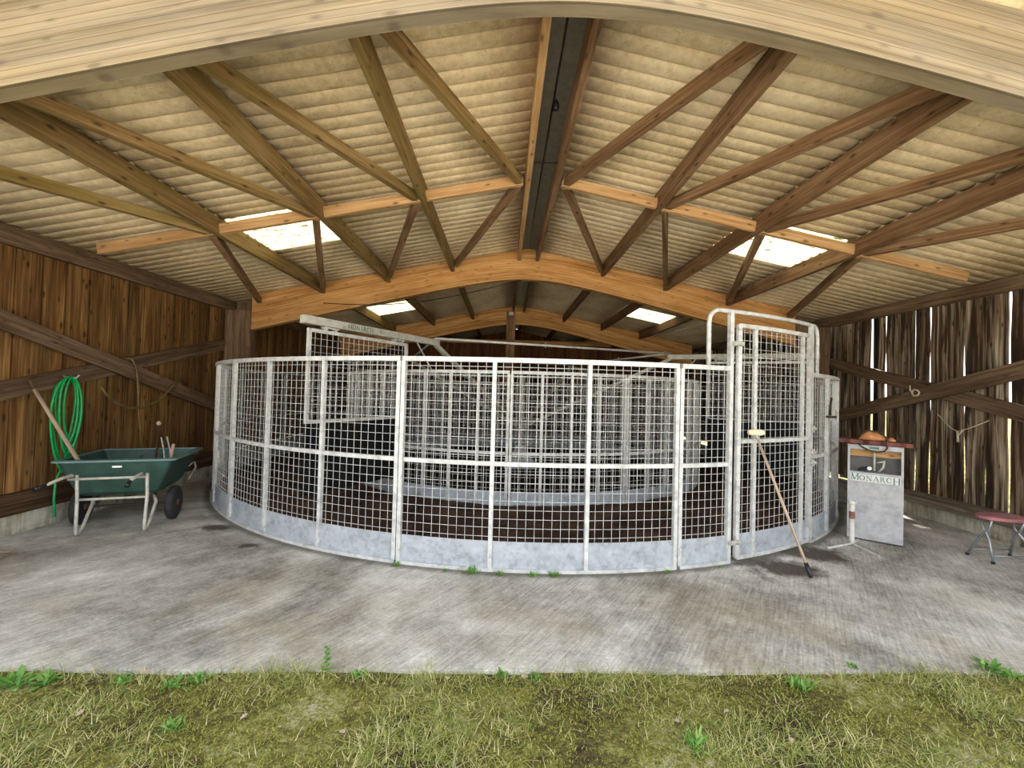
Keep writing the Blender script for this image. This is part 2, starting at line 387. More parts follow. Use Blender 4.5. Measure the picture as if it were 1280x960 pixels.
# ground outside with a gentle roughness
mb = MB(); nx, nyy = 150, 60; b = 0
def gz(x, y):
    return -.024 + .02 * (noise.noise(V((x * 1.3, y * 1.3, 0))) + .5 * noise.noise(V((x * 5, y * 5, 3)))) * 1.0
for j in range(nyy + 1):
    for i in range(nx + 1):
        x = -5.0 + 11 * i / nx; y = -.3 + 3.1 * j / nyy
        mb.v.append(V((x, y, min(gz(x, y), -.004))))
for j in range(nyy):
    for i in range(nx):
        q = [j * (nx + 1) + i, j * (nx + 1) + i + 1, (j + 1) * (nx + 1) + i + 1, (j + 1) * (nx + 1) + i]
        mb.face(q, [(mb.v[a].x, mb.v[a].y) for a in q])
struct(mb.build('lawn_ground', M['lawn'], smooth=True, origin=(0, 1.4, -.05)))
mb = MB()
mb.quad([(-90, -90, -.075), (90, -90, -.075), (90, 120, -.075), (-90, 120, -.075)])
struct(mb.build('field_ground', M['lawn'], origin=(0, 0, -.075)))
mb = MB(); mb.quad([(-40, -60, -.05), (40, -60, -.05), (40, -.9, -.05), (-40, -.9, -.05)])  # unseen pale ground, added behind the camera to bounce light onto the roof
struct(mb.build('added_bounce_yard', M['bounce_gravel'], origin=(0, -5, -.05)))

# roof: corrugated sheets, skylights
PITCH = .162; Y0R = 1.5; NW = int((YEND + .25 - Y0R) / PITCH)
def corr(y):
    return .05 * (1 - abs(math.sin(PI * (y - Y0R) / PITCH)) ** .45)
PX = [1.41, 2.6, 3.8]
def sheet(x0, x1, w0, w1, zo=0):
    mb = MB(); PR = [(.5 - .5 * math.cos(PI * q / 12), 0) for q in range(12)]; PR = [(f, 1 - max(0, 1 - abs(2 * f - 1) ** 3) ** .4) for f, h in PR]
    yz = [(Y0R + PITCH * (k + f), .05 * h) for k in range(w0, w1) for f, h in PR] + [(Y0R + PITCH * w1, .05)]; ys = yz
    for y, hh in yz:
        for x in (x0, x1): mb.v.append(V((x, y, zroof(x) + hh + zo)))
    for k in range(len(ys) - 1):
        q = [2 * k, 2 * k + 1, 2 * k + 3, 2 * k + 2]; mb.face(q, [(mb.v[a].x, mb.v[a].y) for a in q])
    return mb
wA = (int(round((5.27 - Y0R) / PITCH)), int(round((6.3 - Y0R) / PITCH)))
wB = (int(round((10.65 - Y0R) / PITCH)), int(round((11.75 - Y0R) / PITCH)))
def join(a, b2):
    o = len(a.v); a.v += b2.v; a.f += [[i + o for i in q] for q in b2.f]; a.uv += b2.uv; a.mi += b2.mi
wi = 1
for s in (-1, 1):
    e = 5.75 if s < 0 else 5.95
    roof = MB()
    for a, c, kind in ((.17, 2.6, 0), (2.6, 3.8, 1), (3.8, e, 0)):
        x0, x1 = sorted((XR0 + s * a, XR0 + s * c)); x0 -= .0; zo = 0
        if kind == 0: join(roof, sheet(x0, x1, 0, NW, zo))
        else:
            for w in ((0, wA[0]), (wA[1], wB[0]), (wB[1], NW)): join(roof, sheet(x0, x1, w[0], w[1], zo))
    o = roof.build('ceiling', M['roof'], origin=(XR0 + s * 2.8, 8, 3.9), smooth=True); struct(o)
    md = o.modifiers.new('thick', 'SOLIDIFY'); md.thickness = .007; md.offset = 1 if s > 0 else 1
    for w in (wA, wB):
        x0, x1 = sorted((XR0 + s * 2.6, XR0 + s * 3.8))
        o = sheet(x0, x1, w[0], w[1]).build('window_%d' % wi, M['skylight'], smooth=True); struct(o); wi += 1
# ridge cap above the gap
mb = MB()
for s in (-1, 1):
    mb.prism([(0, 0), (s * .34, -.075), (s * .34, -.06), (0, .015)], (XR0, Y0R, 4.47), (1, 0, 0), (0, 0, 1), (0, 1, 0), YEND + .2 - Y0R)
struct(mb.build('trim_1', plain('cap', (.10, .095, .085), .9)))

# arch beams
def under(dx, c=3.76):
    return c - .255 * (math.sqrt(dx * dx + .81) - .9)
def arch(y0, mat, label, c=3.76, xa=-5.11, xb=5.11, BT=.14):
    mb = MB(); n = 64; yo = 10.0 * random.randint(0, 80) + 1; row = []
    for i in range(n + 1):
        dx = xa + (xb - xa) * i / n; x = XR0 + dx; zu = under(dx, c); zt = zroof(x) - (.08 if y0 < 3 else .012)
        row.append((x, zu, zt))
    b = 0
    for (x, zu, zt) in row:
        for yy in (y0, y0 + BT):
            mb.v.append(V((x, yy, zu))); mb.v.append(V((x, yy, zt)))
    for i in range(n):
        a = 4 * i; c2 = 4 * (i + 1); x, zu, zt = row[i]; X, ZU, ZT = row[i + 1]
        mb.face([a, c2, c2 + 1, a + 1], [(x, yo), (X, yo), (X, yo + ZT - ZU), (x, yo + zt - zu)])
        mb.face([a + 3, c2 + 3, c2 + 2, a + 2], [(x, yo + zt - zu), (X, yo + ZT - ZU), (X, yo), (x, yo)])
        mb.face([a + 2, c2 + 2, c2, a], [(x, yo + .003), (X, yo + .003), (X, yo + .04), (x, yo + .04)])
        mb.face([a + 1, c2 + 1, c2 + 3, a + 3], [(x, yo), (X, yo), (X, yo + .1), (x, yo + .1)])
    mb.face([0, 1, 3, 2], [(0, yo), (0, yo + .5), (.1, yo + .5), (.1, yo)])
    e = 4 * n; mb.face([e, e + 2, e + 3, e + 1], [(0, yo), (.1, yo), (.1, yo + .5), (0, yo + .5)])
    return tag(mb.build('arch_beam', mat), label, 'roof beam')
b1 = arch(YB[0], M['glulam_front'], 'pale weathered curved glulam beam spanning the open front, nearest the viewer', BT=.10)
arch(YB[1], M['glulam'], 'orange curved glulam beam above the front part of the round mesh enclosure', 3.78)
arch(YB[2], M['glulam'], 'farthest curved glulam beam, small, in front of the back wall boards', 3.76, -5.5, 5.45)
mb = MB(); mb.abox(-1.86, -1.74, YB[0] - .012, YB[0], 3.742, 3.90); mb.abox(-1.85, -1.845, YB[0] - .06, YB[0] - .012, 3.74, 3.90); mb.abox(-1.76, -1.755, YB[0] - .06, YB[0] - .012, 3.74, 3.90)
mb.build('joist_bracket', M['galv_old'], b1)
names = ['open front', 'middle arch', 'back arch']
for i, y in enumerate(YB):
    for s in (-1, 1):
        mb = MB(); lo, hi = sorted(((XL + .0, -5.065) if s < 0 else (5.87, XRW)))
        if i == 2: mb.abox(lo, hi, y - .02, y + .16, 0, 3.05, 2)
        else: mb.abox(lo, hi, y - .02, y + .16, 0, 2.1, 2); lo, hi = sorted(((XL + .0, XR0 - 5.11) if s < 0 else (XR0 + 5.11, XRW))); mb.abox(lo, hi, y - .02, y + .16, 2.1, 3.04, 2); lo2, hi2 = sorted((XR0 + s * 5.115, XR0 + s * 5.37)); mb.abox(lo2, hi2, y - .02, y + .16, 3.04, 3.20, 2)
        tag(mb.build('timber_post', M['brace']), 'square timber post carrying the %s end of the %s beam' % ('left' if s < 0 else 'right', names[i]), 'post')
# purlins
bays = [(YB[0] + .10, YB[1]), (YB[1] + BT, YB[2]), (YB[2] + BT, YEND)]
bayname = ['in the front bay', 'behind the middle arch', 'beyond the back arch']
ordn = ['first', 'second', 'third', 'fourth', 'fifth', 'sixth', 'seventh', 'eighth', 'ninth', 'tenth', 'eleventh', 'twelfth', 'thirteenth']
for bi, (ya_, yb_) in enumerate(bays):
    for s in (-1, 1):
        sd = 'left' if s < 0 else 'right'
        mb = MB(); x = XR0 + s * .17; mb.abox(x - .03, x + .03, ya_, yb_, 4.13, 4.345, 1)
        tag(mb.build('ridge_board', M['noggin' if s < 0 and bi == 0 else 'purlin_red']), '%s of the two long boards flanking the dark ridge gap, %s' % (sd, bayname[bi]), 'ridge board')
        for k, d in enumerate(PX):
            mb = MB(); x = XR0 + s * d; z = ZP - SL * d
            mb.abox(x - .035, x + .035, ya_, yb_, z, z + .205 - SL * .035, 1)
            o = mb.build('purlin', M['purlin'] if s < 0 else M['purlin_red'])
            tag(o, 'long timber purlin, %s from the ridge on the %s roof slope, %s' % (ordn[k], sd, bayname[bi]), 'purlin')
        mb = MB(); x0, x1 = ((XL - .06, XL + .02) if s < 0 else (XRW - .02, XRW + .06))
        mb.abox(x0, x1, ya_ - (BT if bi else 0), yb_, 3.05, 3.25 if s < 0 else 3.22, 1)
        tag(mb.build('wall_plate', M['brace']), 'horizontal timber plate along the top of the %s wall, %s' % (sd, bayname[bi]), 'wall plate')
# noggins and diagonal braces of the front bay
YN = 5.1
edges = [.20, 1.41, 2.6, 3.8, 5.05]
for s in (-1, 1):
    sd = 'left' if s < 0 else 'right'
    for k in range(4):
        a, c = edges[k] + .037, edges[k + 1] - (.037 if k < 3 else -.1)
        mb = MB(); mb.bar((XR0 + s * a, YN, ZP + .06 - SL * a), (XR0 + s * c, YN, ZP + .06 - SL * c), .05, .12)
        tag(mb.build('noggin', M['noggin']), 'pale cross timber midway along the front bay, %s from ridge on %s slope' % (ordn[k], sd), 'cross timber')
    for k in range(4):
        a0 = edges[k] + .085; a1 = edges[k + 1] - .085
        a1 = min(a1, 4.95)
        for nm, y0, y1, aa, ab in (('front', 2.46, YN - .04, a1, a0), ('rear', YN + .06, 7.85 if k < 3 else 8.05, a0, a1)):
            p0 = (XR0 + s * aa, y0, ZP + .055 - SL * aa); p1 = (XR0 + s * ab, y1, ZP + .055 - SL * ab)
            mb = MB(); mb.bar(p0, p1, .075, .10)
            tag(mb.build('diagonal_brace', M['purlin'] if (s < 0 and nm == 'front') else M['purlin_red']),
                'slanting roof brace in %s half of front bay, %s from ridge on %s slope' % (nm, ordn[k], sd), 'brace')

# walls of upright boards
def board_wall(name, X, out, y0, y1, z0, z1, mat, gapf, wmin, wmax, amp, along='y', ztop=None, dark=None):
    mb = MB(); y = y0; i = 0; prev = 0
    while y < y1:
        w = random.uniform(wmin, wmax); g = gapf(y + w)
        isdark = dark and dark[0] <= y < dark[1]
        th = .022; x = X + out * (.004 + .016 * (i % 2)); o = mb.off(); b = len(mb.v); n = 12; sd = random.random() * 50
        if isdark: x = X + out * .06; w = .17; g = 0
        for k in range(n + 1):
            t = k / n
            ea = amp * noise.noise(V((sd, t * 4, 0))); eb = amp * noise.noise(V((sd + 9, t * 4, 0)))
            zt = ztop(y + w / 2) if ztop else z1
            z = z0 + (zt - z0) * t
            ya2, yb2 = y + ea, y + w + eb
            for yy in (ya2, yb2):
                for xx in (x, x + out * th):
                    mb.v.append(V((xx, yy, z)) if along == 'y' else V((yy, xx, z)))
        mb.m = 1 if isdark else 0
        for k in range(n):
            a = b + 4 * k; c = a + 4; za, zb = mb.v[a].z, mb.v[c].z
            for q, va, vb in (((a, a + 2, c + 2, c), 0, w), ((a + 3, a + 1, c + 1, c + 3), w, 0), ((a + 1, a, c, c + 1), .02, 0), ((a + 2, a + 3, c + 3, c + 2), 0, .02)):
                mb.face(list(q), [(za + o[0], va + o[1]), (za + o[0], vb + o[1]), (zb + o[0], vb + o[1]), (zb + o[0], va + o[1])])
        a = b; mb.face([a, a + 1, a + 3, a + 2], [(0, 0)] * 4); a = b + 4 * n; mb.face([a, a + 2, a + 3, a + 1], [(0, 0)] * 4)
        mb.m = 0
        y += w + g; i += 1
    return struct(mb.build(name, [mat, M['black_board']], origin=(X, (y0 + y1) / 2, z0) if along == 'y' else ((y0 + y1) / 2, X, z0)))
def gapL(y):
    for c in (5.35, 5.78):
        if abs(y - c) < .075: return .001
    return -.012
def gapR(y):
    for c, g in ((5.22, .022), (4.95, .02), (6.95, .025), (6.22, .012), (5.75, .008), (4.5, .02), (6.5, .004)):
        if abs(y - c) < .075: return g
    return -.006 if random.random() < .75 else .003
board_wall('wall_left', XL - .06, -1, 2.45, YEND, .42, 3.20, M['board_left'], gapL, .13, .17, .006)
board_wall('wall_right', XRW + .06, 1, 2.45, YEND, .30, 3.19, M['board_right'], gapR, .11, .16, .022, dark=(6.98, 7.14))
board_wall('wall_back', YBACK, 1, XL - .04, XRW + .04, 0, 3.62, M['board_back'], lambda y: -.012, .11, .15, .006, along='x', ztop=lambda x: min(3.62, zroof(x) - .03))
board_wall('wall_gable', YEND, 1, XL - .04, XRW + .04, 0, 3.62, M['board_back'], lambda y: -.012, .11, .15, .006, along='x', ztop=lambda x: zroof(x) + .06)
mb = MB(); mb.abox(XL - .04, XRW + .04, YBACK - .06, YBACK, 3.50, 3.64 - .0)
# rail trimmed to sit under the slopes
mb = MB(); mb.abox(-3.2, 3.98, YBACK - .05, YBACK, 3.46, 3.62); tag(mb.build('top_rail', M['glulam']), 'horizontal timber rail along the top of the back wall boards', 'rail')
mb = MB(); mb.abox(.02, .29, YB[2] - .13, YB[2] - .005, 0, 4.14, 2); o = mb.build('timber_post', M['purlin_red']); tag(o, 'tall timber post rising to the ridge in front of the farthest arch beam', 'post')
mb = MB(); mb.abox(.09, .22, YB[2] - .14, YB[2] - .13, 4.02, 4.12); mb.build('metal_cap', M['galv'], o)
# kerbs
mb = MB(); mb.abox(XL - .17, XL + .02, 2.62, 8.3, 0, .21, 1); mb.abox(XL - .17, XL - .065, 8.3, YEND, 0, .41, 1); struct(mb.build('baseboard_left', M['kerb']))
mb = MB(); mb.abox(XRW - .06, XRW + .17, 2.62, YEND, 0, .20, 1); struct(mb.build('baseboard_right', M['kerb']))
def plank(y0, y1, x0, x1, z0, z1, name, label, mat='sleeper', dz=0):
    mb = MB(); mb.bar(((x0 + x1) / 2, y0, (z0 + z1) / 2), ((x0 + x1) / 2, y1, (z0 + z1) / 2 + dz), x1 - x0, z1 - z0)
    return tag(mb.build(name, M[mat]), label, 'timber')
plank(2.7, 8.0, XL - .12, XL + .03, .21, .315, 'timber_rail', 'dark rough timber lying on the concrete kerb below the left wall boards, lower of two')
plank(2.7, 8.0, XL - .08, XL + .01, .318, .43, 'timber_rail', 'dark timber rail at the foot of the left wall boards, upper of two')
plank(3.4, 7.9, XRW - .13, XRW + .02, .20, .245, 'plank', 'long weathered plank lying on the right kerb, bottom of the stack', 'plank_grey')
plank(3.6, 7.4, XRW - .12, XRW + .04, .246, .29, 'plank', 'long weathered plank on the right kerb, middle of the stack', 'plank_grey')
plank(3.2, 7.7, XRW - .08, XRW + .05, .291, .34, 'plank', 'long weathered plank on the right kerb, top of the stack', 'plank_grey')
# crossed braces on the walls
def xbrace(x0, x1, ya2, za, yb2, zb, label, h=.19):
    mb = MB(); mb.bar(((x0 + x1) / 2, ya2, za), ((x0 + x1) / 2, yb2, zb), abs(x1 - x0), h)
    return tag(mb.build('wall_brace', M['brace']), label, 'brace')
def zl(y, y0, z0, y1, z1): return z0 + (z1 - z0) * (y - y0) / (y1 - y0)
xbrace(XL + .02, XL + .075, 2.6, zl(2.6, 4.53, 2.245, 7.81, 1.287), 8.07, zl(8.07, 4.53, 2.245, 7.81, 1.287), 'slanting left wall brace falling towards the back, with old hose hooked over it')
xbrace(XL - .045, XL + .015, 2.6, zl(2.6, 4.56, 1.52, 9.09, 2.64), 8.9, zl(8.9, 4.56, 1.52, 9.09, 2.64), 'slanting timber brace on the left wall rising towards the back, behind the other one')
xbrace(XRW - .08, XRW - .02, 2.9, zl(2.9, 5.01, 2.07, 7.81, 1.375), 8.07, zl(8.07, 5.01, 2.07, 7.81, 1.375), 'slanting right wall brace with a knotted rope, in front of the other one', .2)
xbrace(XRW - .015, XRW + .045, 2.9, zl(2.9, 5.01, 1.55, 8.02, 2.345), 8.07, zl(8.07, 5.01, 1.55, 8.02, 2.345), 'slanting timber brace on the right wall rising towards the back, behind the roped one')
# thin cable slung under the middle arch
mb = MB(); pts = []
for i in range(25):
    t = i / 24; x = -3.4 + 3.7 * t; pts.append((x, 8.09, 3.22 + .55 * t - .22 * math.sin(PI * t) * (1 - .3 * t)))
mb.tube(pts, .008, 5); tag(mb.build('cable', M['plastic_black'], smooth=True), 'thin black cable sagging along the face of the middle arch beam', 'cable')
mb = MB(); mb.abox(XR0 - .008, XR0 + .008, 2.6, 8.0, 4.375, 4.385, 1); mb.tube([(XR0 - .13, 4.7, 4.18), (XR0 + .13, 4.7, 4.18)], .006, 5)
tag(mb.build('ridge_wire', M['plastic_black']), 'dark wire running along inside the ridge gap', 'wire')
mb = MB(); mb.lathe([(.012, 0), (.028, .01), (.032, .05), (.022, .085), (.008, .1)], (XR0 + .02, 3.95, 4.262), 12); mb.tube([(XR0 + .02, 3.95, 4.36), (XR0 + .02, 3.95, 4.38)], .006, 5)
tag(mb.build('lamp_fitting', M['plastic_black'], smooth=True), 'small black fitting hanging in the ridge gap', 'fitting')

# ------------------------------------------------------------------ ring fences
CX, CY = .397, 9.616; SEG = 2 * PI / 13; RO = 5.606; RI = 3.6
def P(r, a, z): return V((r * math.cos(a), r * math.sin(a), z))
def arcbar(mb, r, a0, a1, z0, z1, t, n=None):
    n = n or max(2, int(abs(a1 - a0) / .045)); rings = []
    for i in range(n + 1):
        a = a0 + (a1 - a0) * i / n
        rings.append([P(r - t / 2, a, z0), P(r + t / 2, a, z0), P(r + t / 2, a, z1), P(r - t / 2, a, z1)])
    mb.loft(rings)
def postm(mb, r, a, z0, z1, w=.04, t=.04):
    c, s = math.cos(a), math.sin(a); mb.box(P(r, a, (z0 + z1) / 2), (0, 0, 1), (-s, c, 0), (c, s, 0), z1 - z0, w, t)
WR = .0027
def mesh_bay(r, a0, a1, z0, z1, nv, step=.083):
    mb = MB(); 
    for i in range(1, nv):
        a = a0 + (a1 - a0) * i / nv; mb.tube([P(r, a, z0), P(r, a, z1)], WR, 4, caps=False)
    nz = int(round((z1 - z0) / step))
    for j in range(0 if z0 > 1 else 0, nz):
        z = z0 + (z1 - z0) * (j + .5) / nz
        mb.tube([P(r - .006, a0 + (a1 - a0) * i / 3, z) for i in range(4)], WR, 4, caps=False)
    return mb
def shift(mb, r):
    for i, p in enumerate(mb.v): mb.v[i] = p - V((r, 0, 0))
    return mb
def make_panel(r, nb, nv, zt, zm, zk, name):
    root = bpy.data.objects.new(name, None); COL.objects.link(root); h = SEG / 2
    e = .024 / r
    def B(mb, n, m='galv'): shift(mb, r).build(n, M[m], root, local=True)
    m = MB(); arcbar(m, r, -h + e / 2, h - e / 2, zt - .045, zt, .045); B(m, 'top_rail')
    m = MB(); arcbar(m, r, -h + e * 2, h - e * 2, zm - .02, zm + .02, .035); B(m, 'middle_rail')
    m = MB(); arcbar(m, r, -h + e / 2, h - e / 2, 0, .03, .06); B(m, 'bottom_rail')
    ang = [-h + e + (2 * h - 2 * e) * k / nb for k in range(nb + 1)]
    for k, a in enumerate(ang):
        m = MB(); postm(m, r, a, .03, zt - .045, .038); B(m, 'post')
    for k in range(nb):
        m = MB(); arcbar(m, r - .008, ang[k] + .018 / r, ang[k + 1] - .018 / r, .03, zk, .006); B(m, 'kick_plate', 'galv_plate')
        m = mesh_bay(r, ang[k], ang[k + 1], zk, zt - .045, nv); B(m, 'wire_mesh')
    return root
A0 = math.radians(-76.6)
proto = make_panel(RO, 3, 11, 1.97, .985, .27, 'mesh_fence_panel')
o = proto
for k in range(12):
    a = A0 - SEG * (k + .5)
    if k: o = copy_tree(proto)
    o.location = (CX + RO * math.cos(a), CY + RO * math.sin(a), 0); o.rotation_euler = (0, 0, a)
    lab = 'curved galvanised outer ring mesh panel, %s panel counting leftwards from the gate' % ordn[k]
    if k == 11: lab = 'curved galvanised mesh panel of the outer ring joining the right side of the gate'
    tag(o, lab, 'fence panel', 'outer ring mesh panels')
B0 = math.radians(-94.94)
proto2 = make_panel(RI, 4, 6, 1.95, .80, .27, 'mesh_fence_panel')
o = proto2
for k in range(13):
    a = B0 + SEG * (k + .5)
    if k: o = copy_tree(proto2)
    o.location = (CX + RI * math.cos(a), CY + RI * math.sin(a), 0); o.rotation_euler = (0, 0, a)
    tag(o, 'inner ring mesh panel, %s rightwards from the inner ring post nearest the viewer' % ordn[k], 'fence panel', 'inner ring mesh panels')

def toC(mb):
    for i, p in enumerate(mb.v): mb.v[i] = p + V((CX, CY, 0))
    return mb
rd = math.radians
# gate surround
gs = thing('gate_surround', (CX + RO * math.cos(rd(-63)), CY + RO * math.sin(rd(-63)), 0), 'galvanised gate surround with tall rounded hoop above the outer fence', 'gate frame')
GP1, GP2 = rd(-70.35), rd(-55.3)
for a in (GP1, GP2):
    m = MB(); postm(m, RO, a, .0, 2.53, .045, .045); toC(m).build('gate_post', M['galv'], gs)
m = MB(); pts = []; ha, hb = rd(-73.2), rd(-53.4); zt = 2.53; rr = .13; dr = rr / RO
pts.append(P(RO, ha, 1.965))
for i in range(9):
    t = i / 8 * PI / 2; pts.append(P(RO, ha + dr * (1 - math.cos(t)), zt - rr + rr * math.sin(t)))
for i in range(1, 12): pts.append(P(RO, ha + dr + (hb - ha - 2 * dr) * i / 12, zt))
for i in range(9):
    t = i / 8 * PI / 2; pts.append(P(RO, hb - dr * (1 - math.sin(t)), zt - rr + rr * math.cos(t)))
pts.append(P(RO, hb, 1.965)); m.tube(pts, .022, 10); toC(m).build('hoop_tube', M['galv'], gs, smooth=True)
e2 = .024 / RO
for (aa, ab, nv) in ((A0 + e2, GP1, 8), (GP2, A0 + SEG - e2, 8)):
    m = MB(); arcbar(m, RO, aa, ab, 1.925, 1.97, .045); toC(m).build('top_rail', M['galv'], gs)
    m = MB(); arcbar(m, RO, aa, ab, .965, 1.005, .035); toC(m).build('middle_rail', M['galv'], gs)
    m = MB(); arcbar(m, RO, aa, ab, 0, .03, .06); toC(m).build('bottom_rail', M['galv'], gs)
    m = MB(); arcbar(m, RO - .008, aa, ab, .03, .27, .006); toC(m).build('kick_plate', M['galv_plate'], gs)
    m = MB(); postm(m, RO, aa if aa < GP1 else ab, .03, 1.925, .038); toC(m).build('post', M['galv'], gs)
    m = mesh_bay(RO, aa, ab, .27, 1.925, nv); toC(m).build('wire_mesh', M['galv'], gs)
# small latch box on the post to the right
ap = A0 + SEG - e2; c0 = P(RO + .06, ap + .004, 1.47) + V((CX, CY, 0)); c_, s_ = math.cos(ap), math.sin(ap)
m = MB(); m.box(c0, (0, 0, 1), (-s_, c_, 0), (c_, s_, 0), .13, .09, .06); q = m.build('latch_box', M['galv_old'], gs)
m = MB(); m.tube([c0 + V((-.08, -.06, .0)), c0 + V((-.085, -.06, .1)), c0 + V((-.075, -.07, .22))], .012, 8); m.tube([c0 + V((-.12, -.05, -.02)), c0 + V((0, -.05, -.02))], .014, 8); m.build('latch_lever', M['steel_dark'], q, smooth=True)
# the gate
g0, g1 = rd(-69.4), rd(-56.3); GR = RO + .02
gt = thing('gate', (CX + GR * math.cos(rd(-63)), CY + GR * math.sin(rd(-63)), .03), 'tall galvanised mesh gate in the outer ring with a brush leaning on it', 'gate')
m = MB()
postm(m, GR, g0, .05, 2.4, .05, .035); postm(m, GR, g1, .05, 2.4, .045, .035)
arcbar(m, GR, g0, g1, 2.37, 2.41, .035); arcbar(m, GR, g0, g1, .03, .07, .035); toC(m).build('gate_frame', M['galv'], gt)
for a, z1 in ((rd(-67.0), 2.37), (rd(-58.0), 2.37)):
    m = MB(); postm(m, GR - .002, a, .07, z1, .045, .03); toC(m).build('upright', M['galv'], gt)
m = MB(); arcbar(m, GR + .016, g0 + .006, g1 - .004, 1.195, 1.235, .02); toC(m).build('cross_rail', M['galv'], gt)
m = MB(); arcbar(m, GR - .008, g0, g1, .06, .28, .005); toC(m).build('kick_plate', M['galv_plate'], gt)
m = mesh_bay(GR - .004, g0, rd(-67.0), .28, 2.37, 3); toC(m).build('wire_mesh', M['galv'], gt)
m = mesh_bay(GR - .004, rd(-67.0), rd(-58.0), .28, 2.37, 10); toC(m).build('wire_mesh', M['galv'], gt)
m = mesh_bay(GR - .004, rd(-58.0), g1, .28, 2.37, 3); toC(m).build('wire_mesh', M['galv'], gt)
for z in (2.2, .21):
    m = MB(); c = P(GR + .03, (GP1 + g0) / 2, z) + V((CX, CY, 0)); a = GP1; ax = V((-math.sin(a), math.cos(a), 0))
    m.lathe([(.016, -.06), (.024, -.058), (.024, -.03), (.014, -.028), (.014, .028), (.024, .03), (.024, .058), (.016, .06)], c, 12, ax); m.tube([c + V((0, 0, -.035)), c + V((0, 0, .035))], .011, 8)
    m.build('hinge', M['galv_old'], gt, smooth=False)
lt = MB()
for z in (1.32, 1.05, .93):
    c = P(GR + .03, rd(-55.8), z) + V((CX, CY, 0)); ax = V((math.cos(rd(34)), math.sin(rd(34)), 0))
    lt.lathe([(.012, -.06), (.02, -.055), (.02, -.02), (.011, -.018), (.011, .03), (.018, .035), (.018, .06)], c, 10, ax); lt.box(c, (0, 0, 1), ax, ax.cross(V((0, 0, 1))), .075, .05, .012)
lt.build('latch', M['galv_old'], gt)

# track surface and centre floor
mb = MB(); rs = [3.64, 3.70, 3.9, 4.2, 4.6, 5.0, 5.3, 5.5, 5.575]; na = 260
for j, r in enumerate(rs):
    for i in range(na):
        a = 2 * PI * i / na; e = min(1, (5.575 - r) / .25, (r - 3.64) / .1 + .35)
        z = .055 + .05 * max(0, e) * (1 + .8 * noise.noise(V((r * math.cos(a) * 1.3, r * math.sin(a) * 1.3, 0)))) + .014 * noise.noise(V((r * math.cos(a) * 8, r * math.sin(a) * 8, 5)))
        mb.v.append(V((CX + r * math.cos(a), CY + r * math.sin(a), z)))
for j in range(len(rs) - 1):
    for i in range(na):
        k = (i + 1) % na; q = [j * na + i, j * na + k, (j + 1) * na + k, (j + 1) * na + i][::-1]
        mb.face(q, [(mb.v[a].x, mb.v[a].y) for a in q])
tag(mb.build('track_surface', M['chip'], smooth=True, origin=(CX, CY, 0)), 'dark brown chippings covering the walking track between the two mesh rings', 'chippings', kind='stuff')
mb = MB(); mb.lathe([(3.57, .004), (3.57, .02)], (CX, CY, 0), 96)
struct(mb.build('floor_centre', M['dark_floor'], origin=(CX, CY, 0)))

# ------------------------------------------------------------------ serif lettering
def letters(mb, text, O, ex, ey, en, h, t=.003, sp=1.0, cap=1.0):
    h0 = h; y0 = V(O); eyv = V(ey).normalized()
    O = V(O); ex = V(ex).normalized(); ey = V(ey).normalized(); en = V(en).normalized(); x = 0
    def st(x0, y0, x1, y1, w):
        d = V((x1 - x0, y1 - y0, 0)); L = d.length; d.normalize(); n = V((-d.y, d.x, 0)) * (w / 2)
        q = [(x0 + n.x, y0 + n.y), (x0 - n.x, y0 - n.y), (x1 - n.x, y1 - n.y), (x1 + n.x, y1 + n.y)]
        mb.prism([(a * h, b * h) for a, b in q], O, ex, ey, en, t)
    def serif(xc, yc, w=.26): st(xc - w / 2, yc, xc + w / 2, yc, .05)
    def ringarc(cx, cy, rx, ry, a0, a1, n=18):
        for i in range(n):
            p = a0 + (a1 - a0) * i / n; q = a0 + (a1 - a0) * (i + 1) / n; w = .06 + .10 * abs(math.cos((p + q) / 2))
            st(cx + rx * math.cos(p), cy + ry * math.sin(p), cx + rx * math.cos(q), cy + ry * math.sin(q), w)
    for i, ch in enumerate(text):
        big = ch in 'MH' and cap > 1; h = h0 * (cap if big else 1); O = O - eyv * (h0 * .18 if big and ch == 'H' else 0)
        if ch == 'M':
            st(.12, .02, .17, .98, .06); st(.17, .98, .5, .02, .14); st(.5, .02, .83, .98, .06); st(.86, .98, .89, .02, .14); serif(.12, .03); serif(.89, .03); serif(.1, .97, .2); serif(.92, .97, .2); wd = 1.08
        elif ch == 'O': ringarc(.42, .5, .36, .45, 0, 2 * PI, 26); wd = .92
        elif ch == 'N': st(.14, .02, .14, .97, .06); st(.1, .97, .74, .03, .14); st(.74, .03, .74, .97, .06); serif(.14, .03); serif(.74, .97); serif(.08, .97, .16); wd = .92
        elif ch == 'A': st(.08, .02, .42, .98, .06); st(.42, .98, .76, .02, .14); st(.22, .36, .62, .36, .05); serif(.08, .03, .24); serif(.76, .03, .24); wd = .88
        elif ch == 'R': st(.15, .02, .15, .97, .13); ringarc(.28, .73, .24, .22, -PI / 2, PI / 2, 12); st(.15, .95, .3, .95, .05); st(.15, .51, .3, .51, .05); st(.36, .5, .7, .03, .13); serif(.15, .03); serif(.09, .97, .16); serif(.73, .03, .16); wd = .84
        elif ch == 'C': ringarc(.42, .5, .36, .45, rd(42), rd(318), 22); st(.69, .8, .69, .62, .05); wd = .82
        elif ch == 'H': st(.15, .02, .15, .97, .13); st(.72, .02, .72, .97, .13); st(.15, .5, .72, .5, .05); [serif(a, b2) for a in (.15, .72) for b2 in (.03, .97)]; wd = .92
        O = O + ex * (wd * sp * h0 * (1.1 if big else 1)) + eyv * (h0 * .18 if big and ch == 'H' else 0)

